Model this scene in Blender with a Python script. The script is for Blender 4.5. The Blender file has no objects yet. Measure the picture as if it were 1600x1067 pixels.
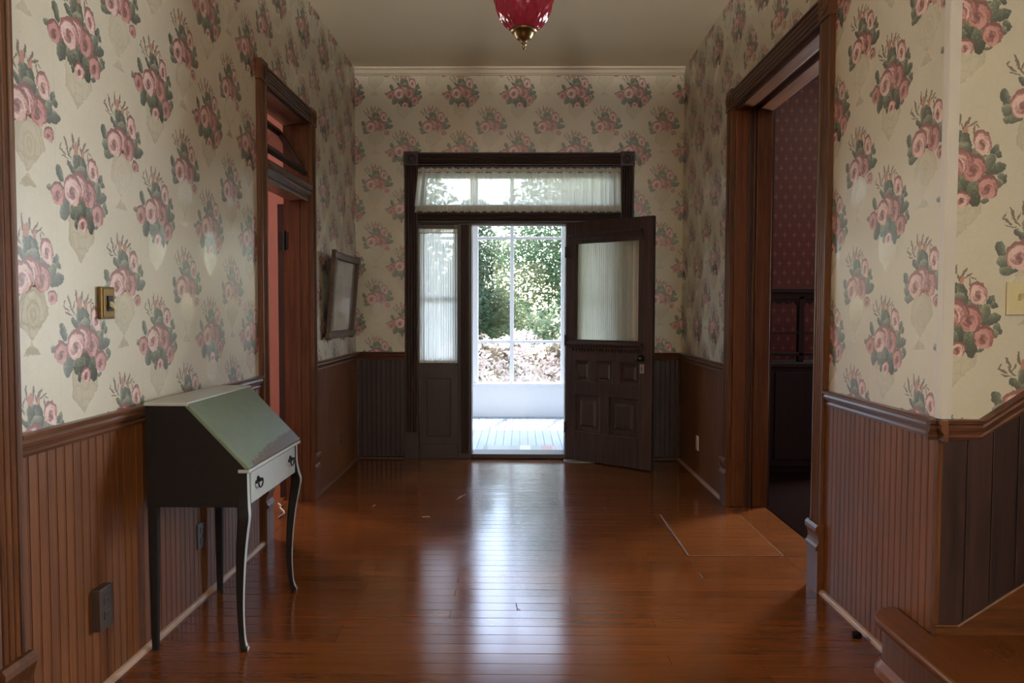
import bpy, math, random
from mathutils import Vector, Matrix
random.seed(7)
SC = bpy.context.scene
COL = SC.collection

# ------------------------------------------------------------------ camera
F_PX, PITCH, YAW, ROLL, EYE = 1135.34, -0.0411, -0.0113, 0.0024, 1.36
fw = Vector((math.sin(YAW)*math.cos(PITCH), math.cos(YAW)*math.cos(PITCH), math.sin(PITCH)))
rt = Vector((math.cos(YAW), -math.sin(YAW), 0.0)); up = rt.cross(fw)
rt2 = rt*math.cos(ROLL) + up*math.sin(ROLL); up2 = -rt*math.sin(ROLL) + up*math.cos(ROLL)
cd = bpy.data.cameras.new('camera'); cam = bpy.data.objects.new('camera', cd); COL.objects.link(cam)
M = Matrix((rt2, up2, -fw)).transposed().to_4x4(); M.translation = (0, 0, EYE)
cam.matrix_world = M
cd.sensor_width = 36.0; cd.lens = F_PX/1600*36.0; cd.clip_start = 0.05; cd.clip_end = 300
SC.camera = cam

# ------------------------------------------------------------------ world, sun, added fill lamps, exposure
w = bpy.data.worlds.new('sky'); SC.world = w; w.use_nodes = True
nt = w.node_tree; bgn = nt.nodes['Background']
sky = nt.nodes.new('ShaderNodeTexSky'); sky.sky_type = 'NISHITA'; sky.sun_disc = False
sky.sun_elevation = math.radians(68); sky.sun_rotation = math.radians(20); sky.air_density = 1.2; sky.dust_density = 2.5
nt.links.new(sky.outputs[0], bgn.inputs[0]); bgn.inputs[1].default_value = 2.0

def sun(name, rot, strength, angle, color):
    d = bpy.data.lights.new(name, 'SUN'); d.energy = strength; d.angle = angle; d.color = color
    o = bpy.data.objects.new(name, d); COL.objects.link(o); o.rotation_euler = rot; return o
sun('sun', (math.radians(-22), 0, math.radians(-14)), 17.0, math.radians(0.6), (1.0, 0.95, 0.86))

def area(name, loc, direction, sx, sy, power, color):
    d = bpy.data.lights.new(name, 'AREA'); d.shape = 'RECTANGLE'; d.size = sx; d.size_y = sy
    d.energy = power; d.color = color
    o = bpy.data.objects.new(name, d); COL.objects.link(o); o.location = loc
    o.rotation_euler = Vector(direction).to_track_quat('-Z', 'Y').to_euler(); return o
# fill lamps added out of view: both side rooms, stair and rear wall
area('added_daylight_red_room', (4.2, 6.62, 1.55), (0, -1, 0), 1.1, 1.7, 620, (0.90, 0.96, 1.0))
area('added_daylight_pink_room', (-4.2, 6.62, 1.55), (0, -1, 0), 1.1, 1.7, 330, (1.0, 0.95, 0.88))
area('added_fill_stair', (4.9, 1.65, 2.3), (-1, .12, -.1), 1.2, 1.6, 26, (0.74, 0.87, 1.0))
area('added_fill_rear', (2.0, -6.9, 1.75), (-.1, 1, 0), 1.2, 2.4, 120, (0.76, 0.88, 1.0))

SC.view_settings.view_transform = 'Standard'; SC.view_settings.look = 'None'
SC.view_settings.exposure = -0.15; SC.view_settings.gamma = 1.0; SC.view_settings.use_curve_mapping = False
try:
    SC.cycles.max_bounces = 10; SC.cycles.diffuse_bounces = 5; SC.cycles.glossy_bounces = 4
    SC.cycles.transmission_bounces = 6; SC.cycles.transparent_max_bounces = 16
    SC.cycles.sample_clamp_indirect = 6.0; SC.cycles.caustics_reflective = False; SC.cycles.caustics_refractive = False
except Exception:
    pass

LAMP_W = 2250.0                                             # each added fill uplighter, built further down

# ------------------------------------------------------------------ dimensions of the hall
XL, XR, YB, YS, HC = -1.511, 1.478, 6.68, 2.558, 3.565      # left wall, right wall, front-door wall, stair wall, ceiling
TL, TR, TB = 0.150, 0.240, 0.17                             # wall thicknesses
YREAR, XFAR = -7.0, 5.0
LO0, LO1, LOZ = 4.28, 5.185, 2.685                          # opening in the left wall
RO0, RO1, ROZ = 3.605, 5.07, 2.76                           # opening in the right wall
P = 0.5215                                                  # wallpaper repeat
RAIL = 0.985

# ------------------------------------------------------------------ mesh builder
class MB:
    def __init__(s): s.v = []; s.f = []; s.m = []
    def add(s, vs, fs, m=0):
        b = len(s.v); s.v += [tuple(p) for p in vs]
        for q in fs: s.f.append(tuple(b+i for i in q)); s.m.append(m)
        return s
    def box(s, x0, x1, y0, y1, z0, z1, m=0):
        vs = [(x, y, z) for z in (z0, z1) for y in (y0, y1) for x in (x0, x1)]
        return s.add(vs, [(0,2,3,1),(4,5,7,6),(0,1,5,4),(2,6,7,3),(0,4,6,2),(1,3,7,5)], m)
    def prism(s, poly, vec, m=0):
        n = len(poly); vec = Vector(vec)
        a = [Vector(p) for p in poly]; b = [p+vec for p in a]
        fs = [tuple(range(n)), tuple(range(2*n-1, n-1, -1))] + [((i+1) % n, i, n+i, n+(i+1) % n) for i in range(n)]
        return s.add(a+b, fs, m)
    def loft(s, rings, m=0, caps=True):
        n = len(rings[0]); vs = [p for r in rings for p in r]; fs = []
        for k in range(len(rings)-1):
            for i in range(n):
                j = (i+1) % n; fs.append((k*n+i, k*n+j, (k+1)*n+j, (k+1)*n+i))
        if caps: fs += [tuple(range(n-1, -1, -1)), tuple((len(rings)-1)*n+i for i in range(n))]
        return s.add(vs, fs, m)
    def lathe(s, prof, c, axis='z', n=20, m=0, sign=1):
        rings = []
        for r, h in prof:
            ring = []
            for i in range(n):
                a = 2*math.pi*i/n; p, q = r*math.cos(a), r*math.sin(a)
                v = {'z': (p, q, h*sign), 'x': (h*sign, p, q), 'y': (p, h*sign, q)}[axis]
                ring.append((c[0]+v[0], c[1]+v[1], c[2]+v[2]))
            rings.append(ring)
        return s.loft(rings, m)
    def tube(s, path, r, n=8, m=0):
        path = [Vector(p) for p in path]; rings = []
        for k, p in enumerate(path):
            t = (path[min(k+1, len(path)-1)] - path[max(k-1, 0)]).normalized()
            a = t.cross(Vector((0.13, 0.21, 1))); a = a.normalized() if a.length > 1e-4 else Vector((1, 0, 0)); b = t.cross(a)
            rr = r[k] if isinstance(r, (list, tuple)) else r
            rings.append([p + a*rr*math.cos(2*math.pi*i/n) + b*rr*math.sin(2*math.pi*i/n) for i in range(n)])
        return s.loft(rings, m)
    def mesh(s, name, mats, off=(0, 0, 0), smooth=False, fix=True):
        me = bpy.data.meshes.new(name)
        me.from_pydata([(x-off[0], y-off[1], z-off[2]) for x, y, z in s.v], [], s.f)
        for mt in (mats if isinstance(mats, (list, tuple)) else [mats]): me.materials.append(mt)
        for p_, mi in zip(me.polygons, s.m): p_.material_index = mi; p_.use_smooth = smooth
        if fix:
            import bmesh
            b = bmesh.new(); b.from_mesh(me); bmesh.ops.recalc_face_normals(b, faces=b.faces); b.to_mesh(me); b.free()
        me.update(); return me
    def build(s, name, mats, parent=None, smooth=False, bevel=0.0, fix=True, local=False):
        off = (0, 0, 0)
        if parent is not None and not local: off = tuple(parent.get('base', (0, 0, 0)))
        o = bpy.data.objects.new(name, s.mesh(name, mats, off, smooth, fix)); COL.objects.link(o)
        if parent is not None: o.parent = parent
        if bevel:
            b = o.modifiers.new('edge', 'BEVEL'); b.width = bevel; b.segments = 2; b.limit_method = 'ANGLE'
        return o
def tag(o, label, cat, group=None, kind=None):
    o['label'] = label; o['category'] = cat
    if group: o['group'] = group
    if kind: o['kind'] = kind
    return o
def empty(name, loc, label=None, cat=None, group=None, kind=None, rz=0.0):
    o = bpy.data.objects.new(name, None); COL.objects.link(o); o.location = loc; o.rotation_euler = (0, 0, rz)
    o['base'] = tuple(loc); o.empty_display_size = 0.1
    if label: tag(o, label, cat, group, kind)
    return o
def inst(name, me, loc, parent=None, rot=(0, 0, 0)):
    o = bpy.data.objects.new(name, me); COL.objects.link(o)
    b = tuple(parent.get('base', (0, 0, 0))) if parent is not None else (0, 0, 0)
    o.location = (loc[0]-b[0], loc[1]-b[1], loc[2]-b[2]); o.rotation_euler = rot
    if parent is not None: o.parent = parent
    return o

# ------------------------------------------------------------------ materials
class NT:
    def __init__(s, name):
        s.mat = bpy.data.materials.new(name); s.mat.use_nodes = True; s.t = s.mat.node_tree
        s.b = s.t.nodes['Principled BSDF']; s.out = s.t.nodes['Material Output']
    def n(s, typ, **kw):
        x = s.t.nodes.new('ShaderNode'+typ)
        for k, v in kw.items(): setattr(x, k, v)
        return x
    def put(s, sock, val):
        if hasattr(val, 'is_output') or isinstance(val, bpy.types.NodeSocket): s.t.links.new(val, sock)
        else: sock.default_value = val
    def math(s, op, a, b=0.0, c=0.0):
        x = s.n('Math', operation=op); s.put(x.inputs[0], a); s.put(x.inputs[1], b); s.put(x.inputs[2], c); return x.outputs[0]
    def vec(s, op, a, b=(0, 0, 0), scale=None):
        x = s.n('VectorMath', operation=op); s.put(x.inputs[0], a)
        if scale is not None: s.put(x.inputs['Scale'], scale)
        else: s.put(x.inputs[1], b)
        return x.outputs['Value'] if op in ('LENGTH', 'DOT_PRODUCT', 'DISTANCE') else x.outputs[0]
    def mixc(s, fac, a, b, blend='MIX'):
        x = s.n('Mix', data_type='RGBA', blend_type=blend); s.put(x.inputs[0], fac); s.put(x.inputs[6], a); s.put(x.inputs[7], b); return x.outputs[2]
    def mixv(s, fac, a, b):
        x = s.n('Mix', data_type='VECTOR'); s.put(x.inputs[0], fac); s.put(x.inputs[4], a); s.put(x.inputs[5], b); return x.outputs[1]
    def noise(s, vec, scale, detail=3.0, rough=0.55):
        x = s.n('TexNoise'); s.put(x.inputs['Vector'], vec); x.inputs['Scale'].default_value = scale
        x.inputs['Detail'].default_value = detail; x.inputs['Roughness'].default_value = rough; return x
    def ramp(s, fac, stops):
        x = s.n('ValToRGB'); s.put(x.inputs[0], fac); e = x.color_ramp.elements
        while len(e) < len(stops): e.new(0.5)
        for k, (p_, c) in enumerate(stops): e[k].position = p_; e[k].color = c if len(c) == 4 else (*c, 1)
        return x.outputs[0]
    def pos(s): return s.n('NewGeometry').outputs['Position']
    def bump(s, h, strength, dist=0.01):
        x = s.n('Bump'); x.inputs['Strength'].default_value = strength; x.inputs['Distance'].default_value = dist
        s.put(x.inputs['Height'], h); s.t.links.new(x.outputs[0], s.b.inputs['Normal'])
def C4(c): return (c[0], c[1], c[2], 1.0)

def plain(name, col, rough=0.5, metal=0.0, spec=0.5, var=0.12, scale=18.0, coat=0.0):
    k = NT(name); nz = k.noise(k.pos(), scale, 4)
    k.put(k.b.inputs['Base Color'], k.mixc(nz.outputs[0], C4([c*(1-var) for c in col]), C4([min(1, c*(1+var)) for c in col])))
    k.b.inputs['Roughness'].default_value = rough; k.b.inputs['Metallic'].default_value = metal
    k.b.inputs['Specular IOR Level'].default_value = spec; k.b.inputs['Coat Weight'].default_value = coat
    return k.mat
def wood(name, dark, light, axis='z', rough=0.34, spec=0.28, grain=1.0, rvar=0.35, coat=0.0, bump=0.15):
    k = NT(name); p_ = k.pos()
    st = {'x': (2.0, 40, 40), 'y': (40, 2.0, 40), 'z': (40, 40, 2.0)}[axis]
    oi = k.n('ObjectInfo').outputs['Random']
    sv = k.vec('ADD', k.vec('MULTIPLY', p_, st), k.vec('SCALE', (37.0, 91.0, 53.0), scale=oi))
    n1 = k.noise(sv, 1.0*grain, 5, 0.6); n2 = k.noise(sv, 3.5*grain, 3, 0.6); n3 = k.noise(p_, 1.7, 3)
    g = k.math('ADD', k.math('MULTIPLY', n1.outputs[0], 0.7), k.math('MULTIPLY', n2.outputs[0], 0.3))
    col = k.ramp(g, [(0.30, dark), (0.52, [(a+b)/2 for a, b in zip(dark, light)]), (0.72, light)])
    tone = k.math('ADD', k.math('ADD', 0.72-rvar/2, k.math('MULTIPLY', oi, rvar)), k.math('MULTIPLY', n3.outputs[0], 0.55))
    col = k.mixc(1.0, col, k.vec('SCALE', (1, 1, 1), scale=tone), 'MULTIPLY')
    k.put(k.b.inputs['Base Color'], col)
    k.put(k.b.inputs['Roughness'], k.math('ADD', rough-0.06, k.math('MULTIPLY', n3.outputs[0], 0.14)))
    k.b.inputs['Specular IOR Level'].default_value = spec; k.b.inputs['Coat Weight'].default_value = coat
    if bump: k.bump(g, bump, 0.002)
    return k.mat

def wallpaper(name, axis, sign, u0, z0):
    k = NT(name); sp = k.n('SeparateXYZ'); k.put(sp.inputs[0], k.pos())
    u = k.math('MULTIPLY', k.math('SUBTRACT', sp.outputs[axis], u0), sign); z = k.math('SUBTRACT', sp.outputs[2], z0)
    cb = k.n('CombineXYZ'); k.put(cb.inputs[0], u); k.put(cb.inputs[1], z); p0 = cb.outputs[0]
    nz = k.noise(p0, 46.0, 3, 0.6)
    pw = k.vec('ADD', p0, k.vec('SCALE', k.vec('SUBTRACT', nz.outputs['Color'], (0.5, 0.5, 0.5)), scale=0.024))
    s2 = k.n('SeparateXYZ'); k.put(s2.inputs[0], pw); x, y = s2.outputs[0], s2.outputs[1]
    cx, cz = 0.035, 0.02
    h = P/2
    def wrap(v, off): return k.math('WRAP', k.math('SUBTRACT', v, off), h, -h)
    ax, ay = wrap(x, cx), wrap(y, cz); bx, by = wrap(x, cx+P/2), wrap(y, cz-0.303)
    isA = k.math('LESS_THAN', k.math('ADD', k.math('ABSOLUTE', ax), k.math('ABSOLUTE', ay)), h)
    isB = k.math('SUBTRACT', 1.0, isA)
    ca = k.n('CombineXYZ'); k.put(ca.inputs[0], ax); k.put(ca.inputs[1], ay)
    cbb = k.n('CombineXYZ'); k.put(cbb.inputs[0], bx); k.put(cbb.inputs[1], by)
    loc = k.vec('MULTIPLY', k.vec('ADD', k.mixv(isA, cbb.outputs[0], ca.outputs[0]), (cx, cz, 0)), (1, 1, 0))
    V = (9.0, 9.0, 0.0)
    # (dx, dz, rx, rz, angle, kind, when)   kind 1 light rose 2 dark leaf 3 pale leaf 4 tendril 5 thin bud 6 deep rose
    E = [(-.033,.150,.005,.022,25,4,0),(-.050,.122,.004,.020,60,4,0),(-.020,.118,.004,.024,40,4,0),(.062,.155,.005,.026,-35,4,0),
         (.082,.150,.004,.018,-60,4,0),(.004,.165,.005,.026,4,4,0),(.036,.165,.005,.024,-12,4,0),(-.062,.140,.003,.014,-30,4,0),(-.040,.105,.003,.020,75,4,0),
         (.088,.128,.003,.016,10,4,0),(.098,.142,.003,.010,60,4,0),(-.010,.135,.003,.018,-25,4,0),(.050,.135,.003,.022,20,4,0),(.020,.137,.012,.030,-4,5,0),(.058,.130,.008,.020,-20,5,0),
         (.040,-.030,.085,.070,0,2,1),(.070,.020,.075,.050,0,2,0),
         (.026,.098,.036,.018,60,2,0),(.062,.086,.040,.019,105,2,0),(.046,.070,.032,.020,20,3,0),(-.004,.074,.030,.012,-40,2,0),(.012,.108,.020,.010,80,3,0),
         (.162,.064,.013,.021,-30,2,0),(.174,.048,.011,.015,30,2,0),(.150,.040,.014,.012,0,3,0),
         (-.070,.046,.032,.017,-65,2,1),(-.070,.024,.028,.018,-70,2,2),(-.040,-.044,.038,.022,20,3,2),(-.062,-.018,.020,.022,20,3,2),
         (-.122,-.008,.015,.012,0,3,1),(.162,-.002,.040,.021,18,2,0),(.138,.020,.030,.021,60,3,0),(.188,-.036,.016,.020,20,2,1),(.178,-.054,.012,.016,-20,3,1),
         (-.046,-.070,.038,.027,70,2,1),(.058,-.048,.036,.030,0,2,1),(.010,-.068,.032,.038,10,3,1),(.034,-.078,.018,.034,-8,2,1),(.094,-.086,.024,.050,6,2,1),(.130,-.112,.015,.008,20,2,1),(.012,-.112,.009,.018,10,2,1),
         (.117,.090,.031,.043,14,1,0),(.141,-.064,.036,.041,0,6,1),(.140,-.060,.025,.024,0,6,2),(.052,-.106,.028,.028,0,1,1),
         (-.080,-.022,.038,.039,0,6,1),(.092,.002,.042,.048,0,6,0),(.048,.034,.044,.032,-30,6,0),(.030,.020,.044,.046,0,1,0),(.000,.002,.052,.052,0,1,0)]
    for dx, dz, rx, rz, an, kd, wh in E:
        mp = k.n('Mapping', vector_type='TEXTURE'); k.put(mp.inputs['Vector'], loc)
        mp.inputs['Location'].default_value = (dx, dz, -0.01*kd); mp.inputs['Rotation'].default_value = (0, 0, math.radians(an))
        mp.inputs['Scale'].default_value = (rx, rz, 1.0)
        m = k.math('LESS_THAN', k.vec('LENGTH', mp.outputs[0]), 1.0 if wh == 0 else (isA if wh == 1 else isB))
        V = k.mixv(m, V, mp.outputs[0])
    s3 = k.n('SeparateXYZ'); k.put(s3.inputs[0], V); vx, vy = s3.outputs[0], s3.outputs[1]; t = k.math('MULTIPLY', s3.outputs[2], 100.0)
    # faint vase and scroll damask in the ground
    fine = k.noise(p0, 120.0, 3, 0.65); big = k.noise(p0, 1.3, 3)
    gh = 0.0
    for dx, dz, rx, rz, lo in [(.045,-.130,.074,.118,.86),(.045,-.132,.058,.100,.90),(.045,-.115,.032,.046,.76),(.045,-.112,.016,.024,.35),(.045,-.205,.040,.020,.55),(.045,-.245,.070,.026,.78),(.045,-.280,.024,.026,.5),(.000,-.175,.030,.040,.80),(.090,-.175,.030,.040,.80)]:
        mp = k.n('Mapping', vector_type='TEXTURE'); k.put(mp.inputs['Vector'], loc); mp.inputs['Location'].default_value = (dx, dz, 0); mp.inputs['Scale'].default_value = (rx, rz, 1)
        L = k.vec('LENGTH', mp.outputs[0])
        gh = k.math('MAXIMUM', gh, k.math('MULTIPLY', k.math('LESS_THAN', L, 1.0), k.math('GREATER_THAN', L, lo)))
    mp = k.n('Mapping', vector_type='TEXTURE'); k.put(mp.inputs['Vector'], loc); mp.inputs['Location'].default_value = (.045, -.150, 0); mp.inputs['Scale'].default_value = (.074, .130, 1)
    vase = k.math('LESS_THAN', k.vec('LENGTH', mp.outputs[0]), 1.0)
    vor = k.n('TexVoronoi', feature='DISTANCE_TO_EDGE'); k.put(vor.inputs['Vector'], pw); vor.inputs['Scale'].default_value = 26.0
    scroll = k.math('LESS_THAN', vor.outputs['Distance'], 0.07)
    gh = k.math('MAXIMUM', gh, k.math('MULTIPLY', scroll, 0.3))
    ground = k.mixc(big.outputs[0], C4((.475, .440, .340)), C4((.540, .505, .400)))
    ground = k.mixc(k.math('MULTIPLY', gh, k.math('MULTIPLY', k.math('SUBTRACT', fine.outputs[0], .22), 0.95)), ground, C4((.33, .30, .20)))
    # roses
    d = k.vec('LENGTH', k.vec('MULTIPLY', k.vec('ADD', V, (0.12, 0.22, 0)), (1, 1, 0)))
    ang = k.math('ARCTAN2', k.math('ADD', vy, 0.22), k.math('ADD', vx, 0.12))
    sw = k.math('SINE', k.math('ADD', k.math('ADD', k.math('MULTIPLY', d, 13.0), k.math('MULTIPLY', ang, 2.0)), k.math('MULTIPLY', fine.outputs[0], 7.0)))
    dd = k.math('ADD', d, k.math('MULTIPLY', sw, 0.13))
    dd = k.math('MULTIPLY', dd, 0.8)
    rose = k.ramp(dd, [(0.0, (.10,.028,.034)), (.18, (.20,.068,.070)), (.30, (.40,.195,.19)), (.46, (.70,.52,.48)), (.62, (.60,.39,.37)), (.74, (.34,.135,.14)), (.86, (.19,.055,.06))])
    rose2 = k.mixc(1.0, rose, C4((.72, .50, .52)), 'MULTIPLY')
    ln = k.math('ADD', k.math('MULTIPLY', vy, 0.35), fine.outputs[0])
    leafd = k.ramp(ln, [(.25, (.012,.020,.016)), (.50, (.034,.055,.042)), (.68, (.085,.115,.082)), (.9, (.20,.22,.16))])
    leafp = k.ramp(ln, [(.25, (.035,.050,.036)), (.50, (.095,.120,.085)), (.70, (.18,.20,.14)), (.9, (.30,.30,.21))])
    def eq(v): return k.math('COMPARE', t, float(v), 0.4)
    col = k.mixc(eq(4), ground, C4((.11, .075, .055))); col = k.mixc(eq(5), col, k.mixc(fine.outputs[0], C4((.22,.06,.045)), C4((.55,.27,.19))))
    col = k.mixc(eq(2), col, leafd); col = k.mixc(eq(3), col, leafp); col = k.mixc(eq(6), col, rose2); col = k.mixc(eq(1), col, rose)
    # ink sits a little soft in the paper
    col = k.mixc(0.10, col, C4((.60, .54, .42)))
    # seams between the paper strips
    seam = k.math('LESS_THAN', k.math('ABSOLUTE', k.math('WRAP', k.math('ADD', u, 0.09), h, -h)), 0.0009)
    col = k.mixc(k.math('MULTIPLY', seam, 0.35), col, C4((.25, .2, .14)))
    k.put(k.b.inputs['Base Color'], col)
    k.put(k.b.inputs['Roughness'], k.math('SUBTRACT', k.math('SUBTRACT', 0.34, k.math('MULTIPLY', gh, 0.08)), k.math('MULTIPLY', vase, 0.09)))
    k.b.inputs['Specular IOR Level'].default_value = 0.85
    weave = k.noise(k.vec('MULTIPLY', p0, (1, 0.35, 1)), 700.0, 1)
    k.bump(weave.outputs[0], 0.08, 0.001)
    return k.mat

def thin_glass(name, refl=0.07, tint=(1, 1, 1), rough=0.02):
    k = NT(name); k.t.nodes.remove(k.b)
    tr = k.n('BsdfTransparent'); tr.inputs[0].default_value = C4(tint); gl = k.n('BsdfGlossy'); gl.inputs['Roughness'].default_value = rough
    fr = k.n('LayerWeight'); fr.inputs[0].default_value = 0.5; f5 = k.math('POWER', fr.outputs['Facing'], 5.0)
    mx = k.n('MixShader'); k.put(mx.inputs[0], k.math('MINIMUM', k.math('ADD', k.math('MULTIPLY', f5, 0.8), refl*0.55), 1.0)); k.put(mx.inputs[1], tr.outputs[0]); k.put(mx.inputs[2], gl.outputs[0])
    k.t.links.new(mx.outputs[0], k.out.inputs[0]); return k.mat
def sheer(name, col, open_=0.35, trans=0.6):
    k = NT(name); k.t.nodes.remove(k.b)
    nz = k.noise(k.pos(), 900.0, 1)
    tr = k.n('BsdfTransparent'); tl = k.n('BsdfTranslucent'); df = k.n('BsdfDiffuse'); tl.inputs[0].default_value = C4(col); df.inputs[0].default_value = C4(col)
    m1 = k.n('MixShader'); m1.inputs[0].default_value = trans; k.put(m1.inputs[1], df.outputs[0]); k.put(m1.inputs[2], tl.outputs[0])
    m2 = k.n('MixShader'); k.put(m2.inputs[0], k.math('ADD', open_-0.12, k.math('MULTIPLY', nz.outputs[0], 0.24))); k.put(m2.inputs[1], m1.outputs[0]); k.put(m2.inputs[2], tr.outputs[0])
    k.t.links.new(m2.outputs[0], k.out.inputs[0]); return k.mat
def leaf_mat(name, dark, light, white=0.0):
    k = NT(name); k.t.nodes.remove(k.b)
    nz = k.noise(k.pos(), 6.0, 4); n2 = k.noise(k.pos(), 2.2, 2)
    col = k.mixc(nz.outputs[0], C4(dark), C4(light))
    if white: col = k.mixc(k.math('GREATER_THAN', n2.outputs[0], 1-white), col, C4((.8, .72, .68)))  # pale patches put overexposed sunlight into the leaf colour
    df = k.n('BsdfDiffuse'); tl = k.n('BsdfTranslucent'); k.put(df.inputs[0], col); k.put(tl.inputs[0], col)
    m = k.n('MixShader'); m.inputs[0].default_value = 0.5; k.put(m.inputs[1], df.outputs[0]); k.put(m.inputs[2], tl.outputs[0])
    k.t.links.new(m.outputs[0], k.out.inputs[0]); return k.mat
def red_paper(name):
    k = NT(name); sp = k.n('SeparateXYZ'); k.put(sp.inputs[0], k.pos())
    p_ = 0.086
    def lat(ox, oz):
        a = k.math('ABSOLUTE', k.math('WRAP', k.math('ADD', sp.outputs[0], ox), p_/2, -p_/2)); b = k.math('ABSOLUTE', k.math('WRAP', k.math('ADD', sp.outputs[2], oz), p_, -p_))
        star = k.math('MULTIPLY', k.math('ADD', a, 0.003), k.math('ADD', k.math('MULTIPLY', b, 0.6), 0.003))
        return k.math('LESS_THAN', star, 0.00009)
    m = k.math('MAXIMUM', lat(0, 0), lat(p_/2, p_))
    nz = k.noise(k.pos(), 30, 3)
    g = k.mixc(nz.outputs[0], C4((.050, .0065, .008)), C4((.070, .010, .0115)))
    k.put(k.b.inputs['Base Color'], k.mixc(k.math('MULTIPLY', m, 0.5), g, C4((.20, .08, .065)))); k.b.inputs['Roughness'].default_value = 0.6
    return k.mat

WD, WL = (.036, .0115, .0040), (.140, .049, .0155)
M_woodz = wood('varnished_wood_vertical', WD, WL, 'z', rough=0.33)
M_woody = wood('varnished_wood_lengthwise', WD, WL, 'y', rough=0.33)
M_woodx = wood('varnished_wood_crosswise', WD, WL, 'x', rough=0.33)
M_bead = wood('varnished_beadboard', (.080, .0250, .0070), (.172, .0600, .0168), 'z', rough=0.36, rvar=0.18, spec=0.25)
M_rail = wood('chair_rail_wood', (.050, .020, .010), (.150, .062, .030), 'y', rough=0.30)
M_railx = wood('chair_rail_wood_crosswise', (.035, .013, .008), (.110, .042, .022), 'x', rough=0.32)
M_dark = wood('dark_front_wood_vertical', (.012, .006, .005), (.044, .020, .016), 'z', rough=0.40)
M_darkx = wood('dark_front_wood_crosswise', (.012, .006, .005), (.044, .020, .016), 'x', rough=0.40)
M_door = wood('weathered_oak_door', (.017, .010, .009), (.062, .036, .031), 'z', rough=0.42)
M_floor = wood('varnished_floor_boards', (.092, .0265, .0066), (.138, .0415, .0108), 'x', rough=0.150, rvar=0.30, spec=0.5, bump=0.02)
M_under = plain('floor_gap_dark', (.012, .005, .003), 0.7)
M_hatch = wood('hatch_boards', (.104, .031, .0078), (.156, .049, .013), 'x', rough=0.2, rvar=0.10)
M_shoe = wood('shoe_moulding_painted_glint', (.20, .12, .085), (.36, .24, .18), 'y', rough=0.35)  # pale colour stands in for light reflected off the moulding
M_step = wood('stair_tread_wood', (.075, .020, .0055), (.165, .054, .015), 'y', rough=0.28)
M_ceil = plain('ceiling_paint', (.60, .545, .405), 0.75, var=0.05, scale=3)
M_crown = plain('cream_trim_paint', (.42, .37, .29), 0.5, var=0.05)
M_corner = plain('corner_strip_paint', (.52, .49, .44), 0.5, var=0.05)
M_pink = plain('pink_plaster', (.38, .205, .19), 0.7, var=0.06, scale=5)
M_plaster = plain('plain_plaster', (.55, .50, .42), 0.8, var=0.05)
M_red = red_paper('red_star_wallpaper')
M_floor_shade = plain('floor_shade_black', (.008, .004, .004), 1.0, spec=0.0)
M_black = wood('ebonised_wood', (.004, .003, .003), (.014, .009, .008), 'z', rough=0.45)
M_brass = plain('antique_brass', (.15, .095, .035), 0.35, 0.9, var=0.35, scale=60)
M_iron = plain('black_iron', (.015, .014, .014), 0.35, 0.6)
M_nickel = plain('worn_nickel', (.32, .31, .29), 0.4, 0.8)
M_white = plain('white_porch_paint', (.82, .84, .86), 0.5, var=0.03)
M_porch = wood('blue_grey_porch_boards', (.25, .30, .35), (.34, .40, .45), 'y', rough=0.45, rvar=0.10, bump=0.0)
M_glass = thin_glass('window_glass')
M_sheer = sheer('sheer_curtain_cloth', (.93, .93, .86), 0.12, 0.78)
M_sheer2 = sheer('door_curtain_cloth', (.86, .86, .70), 0.14, 0.70)
M_trim_cloth = sheer('curtain_header_cloth', (.80, .77, .64), 0.05, 0.55)

PAPER_L = wallpaper('rose_wallpaper_left', 1, 1, 2.4555, 2.286)
PAPER_R = wallpaper('rose_wallpaper_right', 1, -1, 3.0006, 2.288)
PAPER_B = wallpaper('rose_wallpaper_back', 0, 1, -1.1027, 3.3433)
PAPER_S = wallpaper('rose_wallpaper_stair', 0, 1, 1.480, 1.860)

# ------------------------------------------------------------------ floor
base = MB(); base.box(-XFAR, XFAR, YREAR, YB+0.02, -0.20, -0.019)
floor = base.build('floor', M_under); tag(floor, 'varnished reddish brown board floor of the entrance hall', 'floor', kind='structure'); floor['base'] = (0, 0, 0)
PW = 0.0835
plank_cache = {}
def plank_mesh(L, W, mat, T=0.019, ch=0.0005, key=''):
    q = (round(L, 3), round(W, 4), key)
    if q not in plank_cache:
        m = MB(); a, b = L/2-0.0008, W/2-0.0013
        r0 = [(-a, -b, -T), (a, -b, -T), (a, b, -T), (-a, b, -T)]; r1 = [(-a, -b, -ch), (a, -b, -ch), (a, b, -ch), (-a, b, -ch)]
        r2 = [(-a+ch, -b+ch, 0), (a-ch, -b+ch, 0), (a-ch, b-ch, 0), (-a+ch, b-ch, 0)]
        m.loft([r0, r1, r2]); plank_cache[q] = m.mesh('plank', mat)
    return plank_cache[q]
WID = XR-XL
splits = [(1.2, WID-1.2), (2.1, WID-2.1), (0.75, WID-0.75), (1.75, WID-1.75), (2.45, WID-2.45)]
nrow = int((YB-1.0)/PW)
for r in range(nrow):
    yc = YB-PW*(r+0.5)
    x = XL
    for L in random.choice(splits):
        inst('plank', plank_mesh(L, PW, M_floor, key='f'), (x+L/2, yc, 0), floor, (random.uniform(-.0045, .0045), random.uniform(-.0006, .0006), 0)); x += L
    if RO0 < yc < RO1: inst('plank', plank_mesh(TR, PW, M_floor, key='f'), (XR+TR/2, yc, 0), floor, (random.uniform(-.003, .003), 0, 0))
    if LO0 < yc < LO1: inst('plank', plank_mesh(TL, PW, M_floor, key='f'), (XL-TL/2, yc, 0), floor, (random.uniform(-.003, .003), 0, 0))
m = MB(); m.box(XL, XFAR, YREAR, YB-PW*nrow, -0.019, -0.0005); m.box(XR+0.001, XFAR, YB-PW*nrow, YS, -0.019, -0.0005)
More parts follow.
